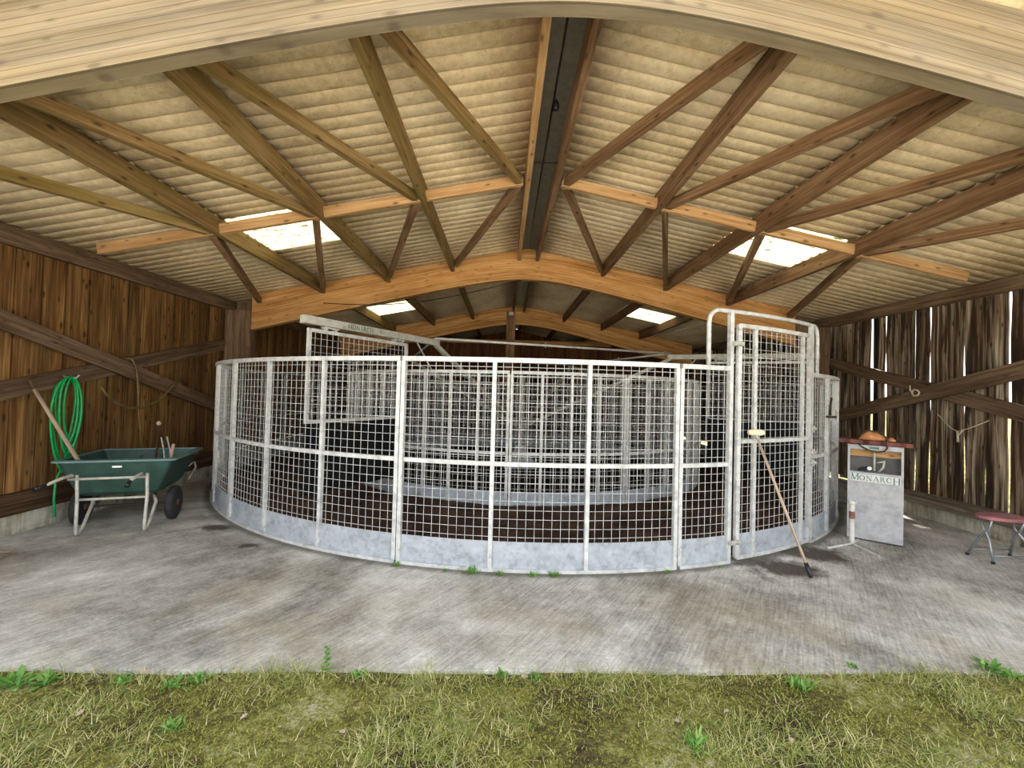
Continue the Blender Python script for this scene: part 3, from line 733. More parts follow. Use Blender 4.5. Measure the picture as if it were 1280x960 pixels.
# ------------------------------------------------------------------ walker rotor
rot = thing('horse_walker_rotor', (CX, CY, .02), 'galvanised rotating walker frame with four arms and hanging mesh panels inside the rings', 'horse walker')
def W(m): return toC(m)
m = MB(); m.lathe([(.075, .38), (.075, 1.96), (.1, 1.96), (.1, 2.02), (.02, 2.03)], (CX, CY, 0), 20); m.build('centre_column', M['galv_old'], rot, smooth=False)
m = MB(); m.loft([[V((CX + sx * a, CY + sy * a, z)) for sx, sy in ((-1, -1), (1, -1), (1, 1), (-1, 1))] for a, z in ((.36, .02), (.36, .05), (.12, .42), (.12, .5))]); m.build('pedestal', M['galv_plate'], rot)
m = MB(); m.lathe([(.16, .84), (.16, .86), (.11, .87), (.11, .95), (.16, .96), (.16, .98)], (CX, CY, 0), 20); m.build('hub', M['galv_old'], rot)
arms = [-119, -26, 61.5, 152]
for ai, ad in enumerate(arms):
    a = rd(ad); d = V((math.cos(a), math.sin(a), 0)); pz = V((0, 0, 1)); n = V((-math.sin(a), math.cos(a), 0))
    if ai == 0: n = n
    tocam = V((0, 0, 0)) - (V((CX, CY, 0)) + d * 4.5); nf = n if n.dot(tocam) > 0 else -n
    C0 = V((CX, CY, 0))
    m = MB(); m.bar(C0 + d * 3.05 + pz * 2.405, C0 + d * 5.47 + pz * 2.405, .09, .09); arm = m.build('arm_beam', M['galv_old'], rot)
    if ai < 2:
        ex = pz.cross(nf); m = MB(); rc = (4.75, 4.0)[ai] if False else (4.88, 4.15)[ai]
        hh = .062; wtot = .062 * 6.38 * 1.05
        st = C0 + d * rc + nf * .045 + pz * (2.405 - hh / 2)
        letters(m, 'MONARCH', st, ex, pz, nf, hh, .002, 1.05); m.build('lettering', M['green_paint'], arm)
    m = MB(); m.bar(C0 + d * 3.1 + pz * 2.37, C0 + d * .11 + pz * .92, .06, .06); m.build('strut', M['galv_old'], rot)
    m = MB(); m.tube([C0 + d * 3.55 + pz * 2.36, C0 + d * 3.12 + pz * 1.9 + n * .0], .012, 6); m.build('stay', M['galv_old'], rot)
    # hanging panel
    m = MB(); r0, r1, zb, zt = 3.76, 5.40, 1.235, 2.315
    def pt(r, z): return C0 + d * r + pz * z
    m.bar(pt(r0, zt - .02), pt(r1, zt - .02), .035, .04); m.bar(pt(r0, zb + .02), pt(r1, zb + .02), .035, .04)
    m.bar(pt(r0 + .02, zb), pt(r0 + .02, zt), .035, .04, up=tuple(d)); m.bar(pt(r1 - .02, zb), pt(r1 - .02, zt), .035, .04, up=tuple(d))
    fr = m.build('hanging_panel', M['galv'] if ai < 2 else M['galv_old'], rot)
    m = MB()
    for i in range(1, 20): r = r0 + .02 + (r1 - r0 - .04) * i / 20; m.tube([pt(r, zb + .03), pt(r, zt - .03)], WR, 4, caps=False)
    for i in range(1, 13): z = zb + .03 + (zt - zb - .06) * i / 13; m.tube([pt(r0 + .03, z) + n * .006, pt(r1 - .03, z) + n * .006], WR, 4, caps=False)
    m.build('wire_mesh', M['galv'], fr)
    m = MB(); N = 14; ringA = []
    for i in range(N + 1):
        r = r0 + .01 + (r1 - r0 - .02) * i / N; w = .02 * math.sin(i * 1.7)
        ringA.append([pt(r, zb + .02) + n * -.022, pt(r, zb + .02) + n * -.014, pt(r, .42) + n * (w - .01), pt(r, .42) + n * (w - .022)])
    m.loft(ringA); m.build('rubber_skirt', M['rubber'], fr)
    for r in (r0 + .2, r1 - .3):
        m = MB(); m.box(pt(r, 2.345), d, n, pz, .2, .07, .02); m.box(pt(r - .07, 2.33), d, n, pz, .03, .05, .05); m.box(pt(r + .07, 2.33), d, n, pz, .03, .05, .05); m.build('hanger_bracket', M['galv_old'], fr)
for i in range(4):
    a, b_ = rd(arms[i]), rd(arms[(i + 1) % 4]); m = MB()
    p, q = V((CX + 3.1 * math.cos(a), CY + 3.1 * math.sin(a), 2.475)), V((CX + 3.1 * math.cos(b_), CY + 3.1 * math.sin(b_), 2.475))
    m.tube([p, q], .02, 8); mid = p.lerp(q, .42); m.tube([mid + V((0, 0, -.04)), mid + V((0, 0, .05))], .008, 6)
    m.build('tie_rod', M['galv'], rot, smooth=True)

# ------------------------------------------------------------------ stable barrow
def frame_pts(O, yaw):
    c, s = math.cos(yaw), math.sin(yaw)
    return lambda x, y, z: V((O[0] + c * x - s * y, O[1] + s * x + c * y, z))
BO = (-4.30, 4.86); byaw = rd(19.5); B = frame_pts(BO, byaw)       # x to the right, y away
bw = thing('wheelbarrow', (BO[0], BO[1] + .4, 0), 'large dark green plastic two-wheeled barrow with pale tubular frame by left wall', 'wheelbarrow')
def rrect(x0, x1, y0, y1, z, r=.07, n=4):
    x0 *= 1.04; x1 *= 1.04; y0 = .08 + (y0 + .065) * .80; y1 = .08 + (y1 + .065) * .80; r *= .45
    out = []
    for cx, cy, a0 in ((x1 - r, y1 - r, 0), (x0 + r, y1 - r, 90), (x0 + r, y0 + r, 180), (x1 - r, y0 + r, 270)):
        for i in range(n + 1):
            a = rd(a0 + 90 * i / n); out.append(B(cx + r * math.cos(a), cy + r * math.sin(a), z))
    return out
ZT = .765
m = MB(); m.loft([rrect(-.33, .33, .12, .98, .36, .05), rrect(-.36, .36, .06, 1.06, .40, .07), rrect(-.50, .50, -.02, 1.20, ZT - .02, .09), rrect(-.50, .50, -.02, 1.20, ZT, .09),
         rrect(-.485, .485, -.005, 1.185, ZT, .08), rrect(-.34, .34, .08, 1.04, .41, .06), rrect(-.32, .32, .13, .97, .385, .05)])
m.build('tub', M['tub'], bw, smooth=False)
m = MB(); m.loft([rrect(-.51, .51, -.03, 1.21, ZT - .018, .1), rrect(-.545, .545, -.065, 1.245, ZT - .012, .12), rrect(-.545, .545, -.065, 1.245, ZT + .008, .12), rrect(-.49, .49, -.01, 1.19, ZT + .014, .09), rrect(-.482, .482, -.002, 1.182, ZT - .03, .085)], cap=False)
m.build('tub_rim', M['tub_rim'], bw)
m = MB()
for x in (-.12, .12): m.loft([[B(x - .02, 1.07, .70), B(x + .02, 1.07, .70), B(x + .015, .955, .43), B(x - .015, .955, .43)], [B(x - .02, 1.045, .70), B(x + .02, 1.045, .70), B(x + .015, .93, .43), B(x - .015, .93, .43)]])
m.build('tub_rib', M['tub'], bw)
fr = MB(); LX = .285
for s in (-1, 1):
    lt_, lm_, lb_ = ((-.27, -.24, -.225) if s < 0 else (.34, .365, .36)); fr.tube([B(lt_, -.035, .64), B((lt_ + lm_) / 2, -.06, .52), B(lm_, -.08, .40), B(lb_, -.115, .10), B(lb_, -.105, .03), B(lb_, -.07, .02), B(lb_, .02, .08), B(lb_, .18, .27), B(s * .275, .34, .34)], .0165, 8)
    hx_ = -.36 if s < 0 else .30; fr.tube([B(s * .30, -.035, .62), B(s * .30, -.07, .645), B((s * .30 + hx_) / 2, -.16, .635), B(hx_, -.36, .605)], .016, 8)
fr.tube([B(-.34, -.05, .60), B(.33, -.05, .60)], .014, 8); fr.tube([B(-.24, -.08, .385), B(.365, -.08, .385)], .014, 8)
fr.tube([B(-.275, .34, .34), B(-.275, 1.0, .35), B(.275, 1.0, .35), B(.275, .34, .34)], .014, 8)
fr.tube([B(.40, 1.02, .52), B(.42, 1.26, .56), B(.42, 1.34, .47), B(.38, 1.2, .33)], .012, 6); fr.tube([B(-.40, 1.02, .52), B(-.42, 1.26, .56), B(-.42, 1.34, .47), B(-.38, 1.2, .33)], .012, 6)
fr.build('tube_frame', M['frame_pale'], bw, smooth=True)
for s in (-1, 1):
    m = MB(); hx_ = -.36 if s < 0 else .30; m.tube([B(hx_, -.34, .607), B(hx_ * 1.08, -.45, .59)], .019, 10); m.tube([B(hx_ * 1.08, -.45, .59), B(hx_ * 1.09, -.462, .588)], .024, 10); m.build('hand_grip', M['plastic_black'], bw, smooth=True)
    wx = .46 if s > 0 else .42; wy = .41; ax = B(1, 0, 0) - B(0, 0, 0); c = B(s * wx, wy, .2)
    m = MB(); m.lathe([(.115, -.04), (.165, -.045), (.195, -.03), (.2, 0), (.195, .03), (.165, .045), (.115, .04)], c, 28, ax); wh = m.build('wheel', M['tyre'], bw, smooth=True)
    m = MB(); m.lathe([(.02, -.05), (.035, -.045), (.04, -.02), (.10, -.015), (.118, -.038), (.118, .038), (.10, .015), (.04, .02), (.035, .045), (.02, .05)], c, 20, ax); m.build('wheel_hub', M['rim_rust'], wh)
m = MB(); m.tube([B(-.42, .41, .2), B(.46, .41, .2)], .013, 8); m.tube([B(-.275, .41, .2), B(-.275, .41, .35)], .013, 6); m.tube([B(.275, .41, .2), B(.275, .41, .35)], .013, 6); m.build('axle', M['steel_dark'], bw)
m = MB()
m.quad([B(-.02, -.0105 - .012, .718), B(.05, -.0105 - .012, .718), B(.05, -.022, .738), B(-.02, -.022, .738)]); 
m = MB(); m.box(B(.02, .088, .70), B(1, 0, 0) - B(0, 0, 0), B(0, 1, 0) - B(0, 0, 0), (0, 0, 1), .085, .012, .02); m.build('sticker', M['white_label'], bw)
# tools in the barrow
def tool(name, pts, r, mat, label, cat, parts=()):
    m = MB(); m.tube(pts, r, 8); o = m.build(name, M[mat], smooth=True); tag(o, label, cat); return o
tool('tool_handle', [B(.30, .60, .42), B(.40, .42, .66), B(.475, .28, .92)], .017, 'handle', 'short wooden tool handle sticking up from the right of the green barrow', 'tool handle')
t = tool('garden_fork', [B(.10, .85, .44), B(.08, .98, .80), B(.06, 1.06, 1.09)], .014, 'sleeper', 'dark tool handle leaning out of the back of the green barrow', 'garden tool')
m = MB(); m.lathe([(.012, -.03), (.026, -.015), (.028, .01), (.012, .03)], B(.06, 1.06, 1.11), 12); m.build('knob', M['handle'], t, smooth=True)
m = MB(); m.tube([B(.24, .80, .46), B(.17, .93, .76), B(.12, .98, .93)], .009, 6); m.tube([B(.29, .80, .46), B(.24, .93, .76), B(.18, .98, .94)], .009, 6)
tag(m.build('metal_prongs', M['galv'], smooth=True), 'pair of thin grey metal rods sticking up behind the green barrow', 'tool')
# shovel handle leaning on left wall
pA = V((-4.98, 4.60, .82)); 
m = MB(); p0 = V((-4.60, 5.02, .43)); p1 = V((XL + .12, 4.77, 1.55)); m.tube([p0, p0.lerp(p1, .5), p1], [.021, .021, .019], 10); sh = m.build('broom_handle', M['handle'], smooth=True)
tag(sh, 'pale wooden handle standing in the barrow, leaning on the left wall by the green hose', 'broom handle')
m = MB(); m.tube([p1, p1 + (p1 - p0).normalized() * .10], .014, 8); m.build('handle_end', M['sleeper'], sh, smooth=True)
# green hose: hanging loops
m = MB(); pts = []; hx = XL + .10; yc = 5.18
loops = [(.19, 1.0, -.01), (.14, .80, -.02), (.21, 1.1, -.035), (.11, .72, .0), (.17, .9, -.03)]
zt = 1.66; N = 0
for li, (wd, ln, sh_) in enumerate(loops):
    for k in range(28):
        a = 2 * PI * k / 28 - PI
        yy = yc + sh_ + wd * math.sin(a) * (.75 + .25 * math.cos(a)) ; zz = zt - ln / 2 + (ln / 2) * math.cos(a + 0) + .01 * li
        xx = hx + .018 * (li - 2) + .012 * math.sin(a * 2 + li)
        a2 = k / 28
        pts.append((xx, yy, zz))
# start at bottom: cos(-pi) -> bottom
pts = [(hx + .03, 5.04, .10), (hx + .02, 5.03, .3), (hx + .01, 5.05, .5)] + pts + [(hx + .02, 5.36, .8)]
m.tube(pts, .0125, 8); o = m.build('garden_hose', M['hose'], smooth=True); tag(o, 'bright green hose hung in long loops on the left wall', 'hose')
m = MB(); m.tube([(XL + .01, 5.18, 1.70), (hx + .06, 5.18, 1.68), (hx + .08, 5.2, 1.72)], .009, 6); tag(m.build('wall_hook', M['galv_old'], smooth=True), 'small metal hook holding the green hose on the brace', 'hook')
# old hose over brace
m = MB(); x = XL + .10
cp = [(x, 5.55, 1.60), (x + .01, 5.62, 1.50), (x + .02, 5.75, 1.38), (x + .02, 5.95, 1.30), (x + .02, 6.2, 1.30), (x + .02, 6.5, 1.40), (x + .01, 6.75, 1.62), (x, 6.85, 1.75)]
m.tube(cp, .014, 8); m.tube([(x - .07, 5.95, 1.98), (x, 6.0, 1.97), (x + .015, 6.06, 1.85), (x + .015, 6.1, 1.6), (x + .01, 6.14, 1.2), (x, 6.2, .9), (x - .01, 6.3, .55)], .014, 8)
tag(m.build('old_hose', M['hose_old'], smooth=True), 'old brownish hose draped over the crossing braces on the left wall', 'hose')
# besom head bottom left
m = MB(); random.seed(3)
for i in range(90):
    a = random.gauss(0, .28); L = random.uniform(.3, .52); p = V((-5.02, 4.0, .05 + random.random() * .05)); q = V((p.x + L * math.cos(a) , p.y + L * math.sin(a) * .8 + .02, .012 + random.random() * .05))
    m.tube([p, p.lerp(q, .5) + V((0, 0, .03)), q], .003, 4)
bs = m.build('besom_broom', M['twig']); tag(bs, 'twiggy besom broom head lying on the concrete at the far left', 'broom')
m = MB(); m.tube([(-5.12, 3.9, .09), (-4.97, 4.01, .075)], [.03, .05], 10); m.build('binding', M['twig'], bs)

# ------------------------------------------------------------------ control cabinet
ca = V((4.195, 5.20, 0)); cb = V((4.585, 4.875, 0)); ex = (cb - ca).normalized(); wdt = (cb - ca).length; en = ex.cross(V((0, 0, 1))).normalized(); en = en if en.y < 0 else -en; ez = V((0, 0, 1))
def K(x, y, z): return ca + ex * x - en * y + ez * z          # y into the cabinet
cab = thing('control_cabinet', ca + ex * (wdt / 2) - en * .16, 'grey steel control cabinet lettered in green with open recess at the top', 'cabinet')
def kb(m, x0, x1, y0, y1, z0, z1): m.box(K((x0 + x1) / 2, (y0 + y1) / 2, (z0 + z1) / 2), ex, -en, ez, x1 - x0, y1 - y0, z1 - z0)
HT = 1.135; D = .32
m = MB(); kb(m, 0, wdt, 0, .015, .02, .81); kb(m, 0, .022, 0, .015, .81, HT); kb(m, wdt - .022, wdt, 0, .015, .81, HT); kb(m, .022, wdt - .022, 0, .015, HT - .055, HT)
kb(m, 0, .004, .015, D, .02, HT); kb(m, wdt - .004, wdt, .015, D, .02, HT); kb(m, .004, wdt - .004, D - .004, D, .02, HT); kb(m, .004, wdt - .004, .015, D - .004, HT - .006, HT)
m.build('casing', M['galv_box'], cab)
m = MB(); kb(m, .005, wdt - .005, .016, D - .005, .80, .81); m.build('shelf', M['galv_plate'], cab)
m = MB(); kb(m, .01, wdt - .01, .10, .12, .99, 1.07); m.build('wood_batten', M['noggin'], cab)
m = MB(); kb(m, .01, wdt - .01, .14, .15, .81, 1.0); m.build('inner_panel', plain('dull_grey', (.10, .095, .09), .7), cab)
m = MB(); kb(m, .025, wdt - .025, -.002, 0, .70, .785); lb = m.build('name_plate', M['white_paint'], cab)
m = MB(); hh = .062; letters(m, 'MONARCH', K(.03, -.002, .712), ex, ez, en, hh, .0015, (wdt - .06) / (hh * 6.5), cap=1.25); m.build('lettering', M['green_paint'], lb)
m = MB(); kb(m, .2, .29, -.003, 0, HT - .042, HT - .018); m.build('badge', M['green_paint'], cab)
# bits inside the recess
m = MB(); m.tube([K(.10, .08, .82), K(.14, .06, .85), K(.19, .07, .85), K(.22, .09, .83)], .012, 6); m.tube([K(.12, .09, .84), K(.2, .11, .86)], .009, 6); tag(m.build('metal_clip', M['steel_dark'], smooth=True), 'dark metal clip lying in the cabinet recess on the left', 'clip')
m = MB(); m.lathe([(.005, -.004), (.022, -.01), (.024, 0), (.022, .01), (.005, .012)], K(.205, .05, .855), 14, en); tag(m.build('white_disc', M['white_label']), 'small white round disc in the cabinet recess', 'disc')
m = MB(); m.tube([K(.25, .06, .83), K(.25, .06, 1.07)], .011, 8); m.tube([K(.29, .07, .82), K(.33, .06, .88), K(.34, .06, .96)], .012, 8); m.tube([K(.27, .06, .93), K(.34, .06, .95)], .009, 8)
tag(m.build('pump_lever', M['galv_old'], smooth=True), 'upright metal lever mechanism in the middle of the cabinet recess', 'lever')
# red plank on top, leather, straps
m = MB(); nn = 12; rings = []
for i in range(nn + 1):
    t = i / nn; x = -.085 + (wdt + .16) * t; zz = HT + .004 + .012 * (1 - t) ; jag = .012 * math.sin(i * 2.1)
    rings.append([K(x, -.035 + jag, zz), K(x, .22, zz), K(x, .22, zz + .045 + .004 * math.sin(i)), K(x, -.035 + jag, zz + .045)])
m.loft(rings); tag(m.build('red_board', M['red_ply']), 'worn red board lying across the top of the steel cabinet', 'board')
ZB = HT + .062
m = MB(); rings = []
prof = [(0, .012, .04), (.08, .05, .07), (.22, .078, .085), (.4, .098, .09), (.58, .085, .09), (.74, .062, .08), (.9, .04, .06), (1, .012, .03)]
for t, hgt, dp in prof:
    x = .10 + .26 * t; rings.append([K(x, .07 + dp * math.cos(a) * 1.0, ZB + max(-.001, 1.25 * hgt * math.sin(a)) - .0) for a in [PI * k / 7 for k in range(8)]] )
m.loft(rings); o = m.build('leather_pad', M['leather'], smooth=True); tag(o, 'tan leather saddle pad lying on the red board', 'leather pad')
m = MB(); m.tube([K(.09, .03, ZB + .01), K(.13, .0, ZB + .07), K(.2, .0, ZB + .112), K(.30, .0, ZB + .10), K(.35, -.02, ZB + .04), K(.36, -.03, ZB), K(.36, -.045, HT - .02), K(.33, -.03, HT - .06), K(.27, -.02, HT - .075), K(.2, -.02, HT - .06), K(.13, -.03, HT - .02), K(.10, -.045, HT + .01)], .009, 6); tag(m.build('leather_strap', M['strap_dark'], smooth=True), 'dark leather strap looping down over the cabinet top', 'strap')
m = MB(); m.lathe([(.01, 0), (.04, .005), (.042, .025), (.025, .03), (.022, .045), (.005, .05)], K(.40, .05, ZB - .008), 14); tag(m.build('leather_scrap', M['leather'], smooth=True), 'small tan leather scrap at the right end of the red board', 'leather scrap')
m = MB(); m.lathe([(.008, 0), (.012, .03), (.006, .06), (.011, .075)], K(.455, .08, ZB - .008), 10); tag(m.build('bolt', M['steel_dark']), 'small upright dark bolt at the right end of the red board', 'bolt')
# pipe stand
st = V((4.05, 4.95, 0)); ps = thing('pipe_stand', st, 'short rusty white pipe on a splayed foot in front of the steel cabinet', 'pipe stand')
m = MB(); m.lathe([(.026, .02), (.026, .46), (.04, .47), (.042, .505), (.03, .51), (.03, .50)], st, 16); m.build('pipe', M['steel_white'], ps, smooth=False)
m = MB(); m.lathe([(.0265, .30), (.0285, .31), (.028, .37), (.0265, .385)], st, 16); m.build('rust_band', M['rim_rust'], ps)
for q in ((3.66, 4.80), (4.03, 4.56), (4.25, 5.10)):
    m = MB(); m.bar((st.x, st.y, .016), (q[0], q[1], .01), .02, .018); m.build('foot', M['steel_white'], ps)
# stool
so = V((5.36, 4.56, 0)); sy = rd(-2); cS, sS = math.cos(sy), math.sin(sy)
def Sx(x, y, z): return V((so.x + cS * x - sS * y, so.y + sS * x + cS * y, z))
stl = thing('folding_stool', so, 'folding stool with oval faded pink seat and grey tubular legs', 'stool')
m = MB(); m.loft([[Sx(.24 * k * math.cos(2 * PI * i / 32), .155 * k * math.sin(2 * PI * i / 32), z) for i in range(32)] for k, z in ((.93, .435), (1, .44), (1, .462), (.95, .47), (.5, .473))]); m.build('seat', M['pink'], stl, smooth=False)
for s in (-1, 1):
    for q in (-1, 1):
        m = MB(); m.tube([Sx(s * .17, q * .06, .436), Sx(s * .165, q * .03, .33), Sx(s * .185, -q * .05, .22), Sx(s * .23, -q * .13, .012)], .0125, 8); lg = m.build('leg', M['stool_leg'], stl, smooth=True)
        m = MB(); c = Sx(s * .23, -q * .13, 0); m.lathe([(.016, .0), (.017, .02), (.014, .025)], c, 10); m.build('foot_cap', M['plastic_black'], lg)
for q in (-1, 1):
    m = MB(); m.tube([Sx(-.215, q * .105, .075), Sx(.215, q * .105, .075)], .007, 6); m.build('stretcher', M['stool_leg'], stl, smooth=True)
# long brush leaning on the gate
p0 = V((2.88, 3.975, .015)); p1 = V((2.585, 4.355, 1.24)); bd = (p1 - p0).normalized()
lb = thing('long_brush', p0, 'long-handled brush with cream head leaning head-up against the gate', 'brush')
m = MB(); m.tube([p0 + bd * .10, p1], [.0135, .0125], 10); m.build('pole', M['handle'], lb, smooth=True)
m = MB(); m.tube([p0, p0 + bd * .015, p0 + bd * .13], [.014, .02, .019], 12); m.build('grip', M['plastic_black'], lb, smooth=True)
m = MB(); m.tube([p1, p1 + bd * .05], [.016, .02], 10); m.build('socket', M['galv_old'], lb, smooth=True)
hc = p1 + bd * .06; m = MB(); rings = []
for t, w, hh in ((-1, .3, .3), (-.9, .75, .7), (-.5, 1, 1), (.5, 1, 1), (.9, .75, .7), (1, .3, .3)):
    rings.append([hc + V((t * .085, -.01, .012)) + V((0, math.cos(2 * PI * k / 12) * .035 * w, math.sin(2 * PI * k / 12) * .033 * hh)) for k in range(12)])
m.loft(rings); m.build('brush_head', M['pale_brush'], lb, smooth=True)
# rope on right brace, string on right wall
m = MB(); pr = V((XRW - .09, 6.26, 1.80)); pts = [pr + V((-.012 - .004 * math.sin(k * .8), .055 * math.cos(k * .45), .045 * math.sin(k * .45))) for k in range(28)]
m.tube([pr + V((0, .1, .11)), pr + V((-.01, .085, .04))] + pts, .011, 8); tag(m.build('rope_coil', M['rope'], smooth=True), 'small cream rope knotted round the front brace on the right wall', 'rope')
m = MB(); m.tube([(XRW + .02, 6.05, 1.50), (XRW, 5.85, 1.32), (XRW - .01, 5.75, 1.28), (XRW, 5.6, 1.34), (XRW + .02, 5.4, 1.45)], .006, 6); m.tube([(XRW - .01, 5.75, 1.28), (XRW - .015, 5.74, 1.14)], .014, 6); m.tube([(XRW - .01, 5.75, 1.28), (XRW - .015, 5.72, 1.24), (XRW - .01, 5.68, 1.31)], .011, 6)
tag(m.build('twine', M['rope'], smooth=True), 'thin twine with a cream knot hanging on the right wall boards', 'twine')

# ------------------------------------------------------------------ grass, weeds, leaves
random.seed(11)
def blade(mb, p, L, w, az, lean, curl=.5, n=3):
    d = V((math.cos(az), math.sin(az), 0)); sd = V((-d.y, d.x, 0)); b = len(mb.v)
    for i in range(n + 1):
        t = i / n; q = p + d * (L * lean * t * (1 + curl * t)) + V((0, 0, L * (t - .35 * lean * t * t))); ww = w * (1 - t * .85)
        mb.v.append(q - sd * ww); mb.v.append(q + sd * ww)
    for i in range(n): mb.face([b + 2 * i, b + 2 * i + 1, b + 2 * i + 3, b + 2 * i + 2], [(0, 0)] * 4)
mb = MB(); mo = MB(); cnt = 0
for i in range(60000):
    x = random.uniform(-3.4, 3.9); y = random.uniform(1.45, 2.70); ye = 2.605 + .0212 * x
    dn = noise.noise(V((x * 1.7, y * 1.7, 2))) + .6 * noise.noise(V((x * 6, y * 6, 9)))
    z = min(gz(x, y), -.004) - .002
    if y > ye: continue
    edge = y > ye - .10
    if dn + random.gauss(0, .25) > .16 or (edge and random.random() < .5):
        blade(mb, V((x, y, z)), random.uniform(.018, .05) * (1.5 if edge else 1) * (1.5 if dn > .45 else 1), random.uniform(.0012, .0026), random.random() * 2 * PI, random.uniform(.3, 1.5), n=2)
    elif dn > -.45 or random.random() < .25:
        for k in range(2): blade(mo, V((x + random.gauss(0, .006), y + random.gauss(0, .006), z)), random.uniform(.006, .016), random.uniform(.002, .004), random.random() * 2 * PI, random.uniform(.3, 1.2), n=1)
tag(mb.build('grass', M['grass']), 'thin short grass growing in front of the concrete edge', 'grass', kind='stuff')
tag(mo.build('moss', M['moss']), 'yellow green moss covering the ground in front of the concrete', 'moss', kind='stuff')
def leaf(mb, p, L, w, az, el):
    d = V((math.cos(az) * math.cos(el), math.sin(az) * math.cos(el), math.sin(el))); sd = V((-math.sin(az), math.cos(az), 0)); up = sd.cross(d); b = len(mb.v)
    prof = [(0, .08), (.25, .7), (.5, 1), (.78, .65), (1, .02)]
    for t, ww in prof:
        q = p + d * L * t - V((0, 0, .25 * L * t * t)); mb.v += [q - sd * (w * ww), q - up * (.0) + V((0, 0, -.15 * w * ww)), q + sd * (w * ww)]
    for i in range(4):
        a = b + 3 * i
        mb.face([a, a + 1, a + 4, a + 3], [(0, 0)] * 4); mb.face([a + 1, a + 2, a + 5, a + 4], [(0, 0)] * 4)
def weed(px, py, z, kind, label, s=1.0):
    o = None; m = MB(); lf = MB(); p = V((px, py, z))
    if kind == 'tall':
        h = .16 * s; m.tube([p, p + V((.004, 0, h * .5)), p + V((.0, .004, h))], [.003, .0025, .0015], 6)
        for k in range(9):
            for q in (0, PI): leaf(lf, p + V((0, 0, h * (.15 + .1 * k))), .035 * s * (1 - .05 * k), .012 * s, k * 1.57 + q, .5)
    else:
        for k in range(int(26 * (1 if kind == 'rosette' else 1.5))):
            az = k * 2.4; L = random.uniform(.04, .085) * s; leaf(lf, p + V((random.gauss(0, .022) * s, random.gauss(0, .014) * s, 0)), L, L * (.13 if kind == 'rosette' else .08), az, random.uniform(.35, 1.3))
        m.tube([p - V((0, 0, .01)), p + V((0, 0, .02))], .005, 6)
    st_ = m.build('stem', M['weed']); st_.name = 'weed'; tag(st_, label, 'weed', 'weeds along the concrete edge')
    c = lf.build('leaves', M['weed'], st_)
def G(u, v, z=-.03):
    d = ray(u, v); t = (z - H) / d.z; return (d.x * t, d.y * t)
for (u, v, kd, lab, s) in ((408, 838, 'tall', 'upright leafy weed stem at the concrete edge left of centre', 1.0), (628, 838, 'rosette', 'small green weed at the concrete edge just left of centre', .8), (670, 842, 'spiky', 'small weed tuft right beside the central one at the concrete edge', .7),
        (450, 842, 'rosette', 'green weed tuft just right of the tall leafy stem', .8), (248, 845, 'spiky', 'spiky green weed clump at the concrete edge on the left', 1.1), (215, 850, 'rosette', 'low green weed left of the spiky clump', 1.0),
        (155, 845, 'rosette', 'low green weed between the far left weeds and the spiky clump', 1.0), (20, 852, 'rosette', 'broad dark green weed at the far left of the concrete edge', 1.5), (60, 848, 'rosette', 'dark green weed second from the left at the concrete edge', 1.2),
        (1000, 852, 'spiky', 'bright green weed clump on the grass right of centre', 1.3), (1065, 832, 'rosette', 'small weed at the concrete edge right of the bright clump', .6), (1238, 836, 'rosette', 'large green weed at the concrete edge on the far right', 1.4), (1262, 845, 'spiky', 'weed clump beside the large weed on the far right', 1.1),
        (872, 928, 'spiky', 'low green weed on the moss near the bottom of the picture', 1.2), (215, 905, 'spiky', 'pale green weed low on the left of the mossy ground', .9)):
    x, y = G(u, v + 8); weed(x, y, min(gz(x, y), -.004) if y < 2.6 else 0, kd, lab, s)
for (r, a, s) in ((5.68, -104, .8), (5.69, -96.5, 1.1), (5.69, -94, .8), (5.69, -91, .9), (5.68, -89, .9), (5.68, -78, .6), (5.68, -72, .5), (5.69, -99, .5)):
    weed(CX + r * math.cos(rd(a)), CY + r * math.sin(rd(a)), 0, 'spiky', 'small weed growing from the concrete at the foot of the outer ring', s)
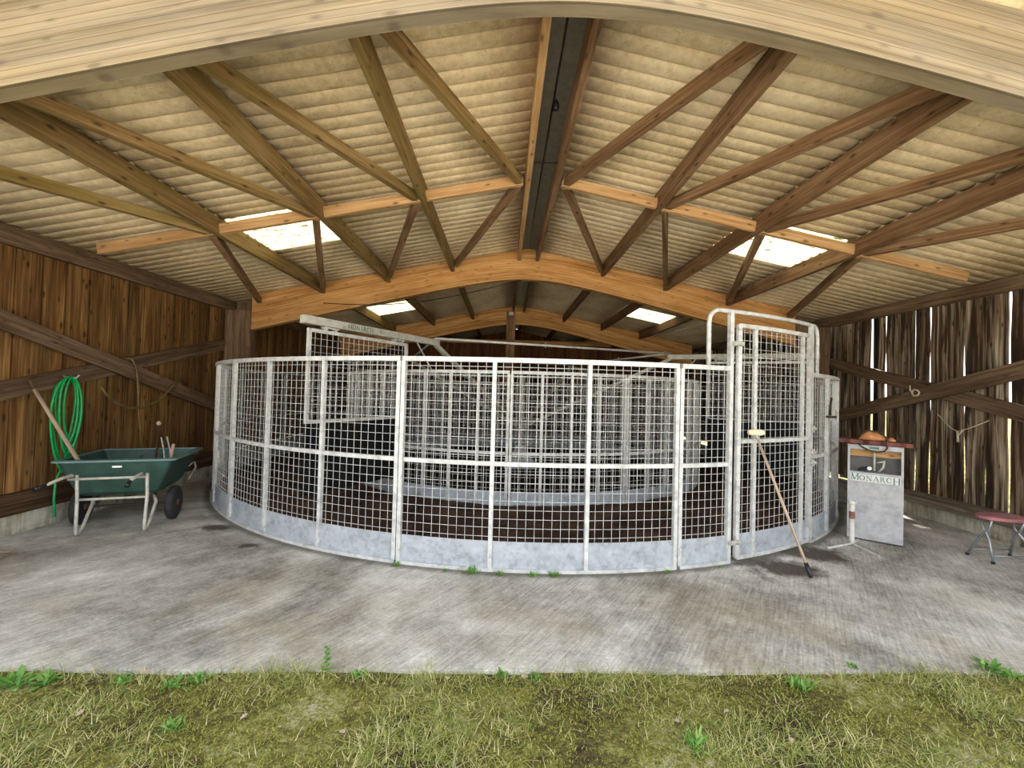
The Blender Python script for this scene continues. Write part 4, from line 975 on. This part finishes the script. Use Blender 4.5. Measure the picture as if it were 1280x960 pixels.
for (u, v) in ((425, 917), (185, 845), (660, 805 + 45), (1040, 850), (905, 893), (300, 905), (760, 868), (1210, 848), (95, 900), (1270, 905), (560, 850), (990, 935), (840, 905)):
    x, y = G(u, v); m = MB(); az = random.random() * 6; L = random.uniform(.03, .05)
    z = min(gz(x, y), -.004) + .014; p = V((x, y, z)); prof = [(0, .05), (.15, .45), (.3, .35), (.45, .9), (.6, .55), (.75, .6), (1, .05)]
    d = V((math.cos(az), math.sin(az), .2)); sd = V((-math.sin(az), math.cos(az), 0)); A = []; Bv = []
    for t, w in prof: A.append(p + d * L * t + sd * (w * L * .5) + V((0, 0, .006 * w))); Bv.append(p + d * L * t - sd * (w * L * .5) + V((0, 0, .009 * w)))
    b = 0; m.v = A + Bv + [q - V((0, 0, .0008)) for q in A + Bv]; n = len(prof)
    for i in range(n - 1):
        m.face([i, i + 1, n + i + 1, n + i], [(0, 0)] * 4); m.face([2 * n + i, 3 * n + i, 3 * n + i + 1, 2 * n + i + 1], [(0, 0)] * 4)
    tag(m.build('dead_leaf', M['dead_leaf']), 'small pale dead leaf lying on the mossy grass in front of the concrete', 'leaf', 'dead leaves on the grass')

# ------------------------------------------------------------------ light
w = bpy.data.worlds.new('sky'); SC.world = w; w.use_nodes = True; nt = w.node_tree; nt.nodes.clear()
out = nt.nodes.new('ShaderNodeOutputWorld'); bg = nt.nodes.new('ShaderNodeBackground'); tc = nt.nodes.new('ShaderNodeTexCoord'); sx = nt.nodes.new('ShaderNodeSeparateXYZ')
mr = nt.nodes.new('ShaderNodeMapRange'); rp = nt.nodes.new('ShaderNodeValToRGB')
nt.links.new(tc.outputs['Generated'], sx.inputs[0]); nt.links.new(sx.outputs[2], mr.inputs[0]); mr.inputs[1].default_value = -.1; mr.inputs[2].default_value = 1
nt.links.new(mr.outputs[0], rp.inputs[0]); e = rp.color_ramp.elements; e[0].position = 0; e[0].color = (1, .99, .96, 1); e[1].position = 1; e[1].color = (.72, .82, 1, 1)
nt.links.new(rp.outputs[0], bg.inputs[0]); bg.inputs[1].default_value = 1.0; nt.links.new(bg.outputs[0], out.inputs[0])
sd = bpy.data.lights.new('sun', 'SUN'); sd.energy = 9.0; sd.angle = rd(3); sd.color = (1, .95, .87)
so_ = bpy.data.objects.new('sun', sd); COL.objects.link(so_); so_.location = (-4, -8, 6)
so_.rotation_euler = V((-.22, -.55, -1)).to_track_quat('-Z', 'Y').to_euler()
vs = SC.view_settings; vs.view_transform = 'Standard'; vs.look = 'None'; vs.gamma = 1; vs.exposure = 1.8; vs.use_curve_mapping = False
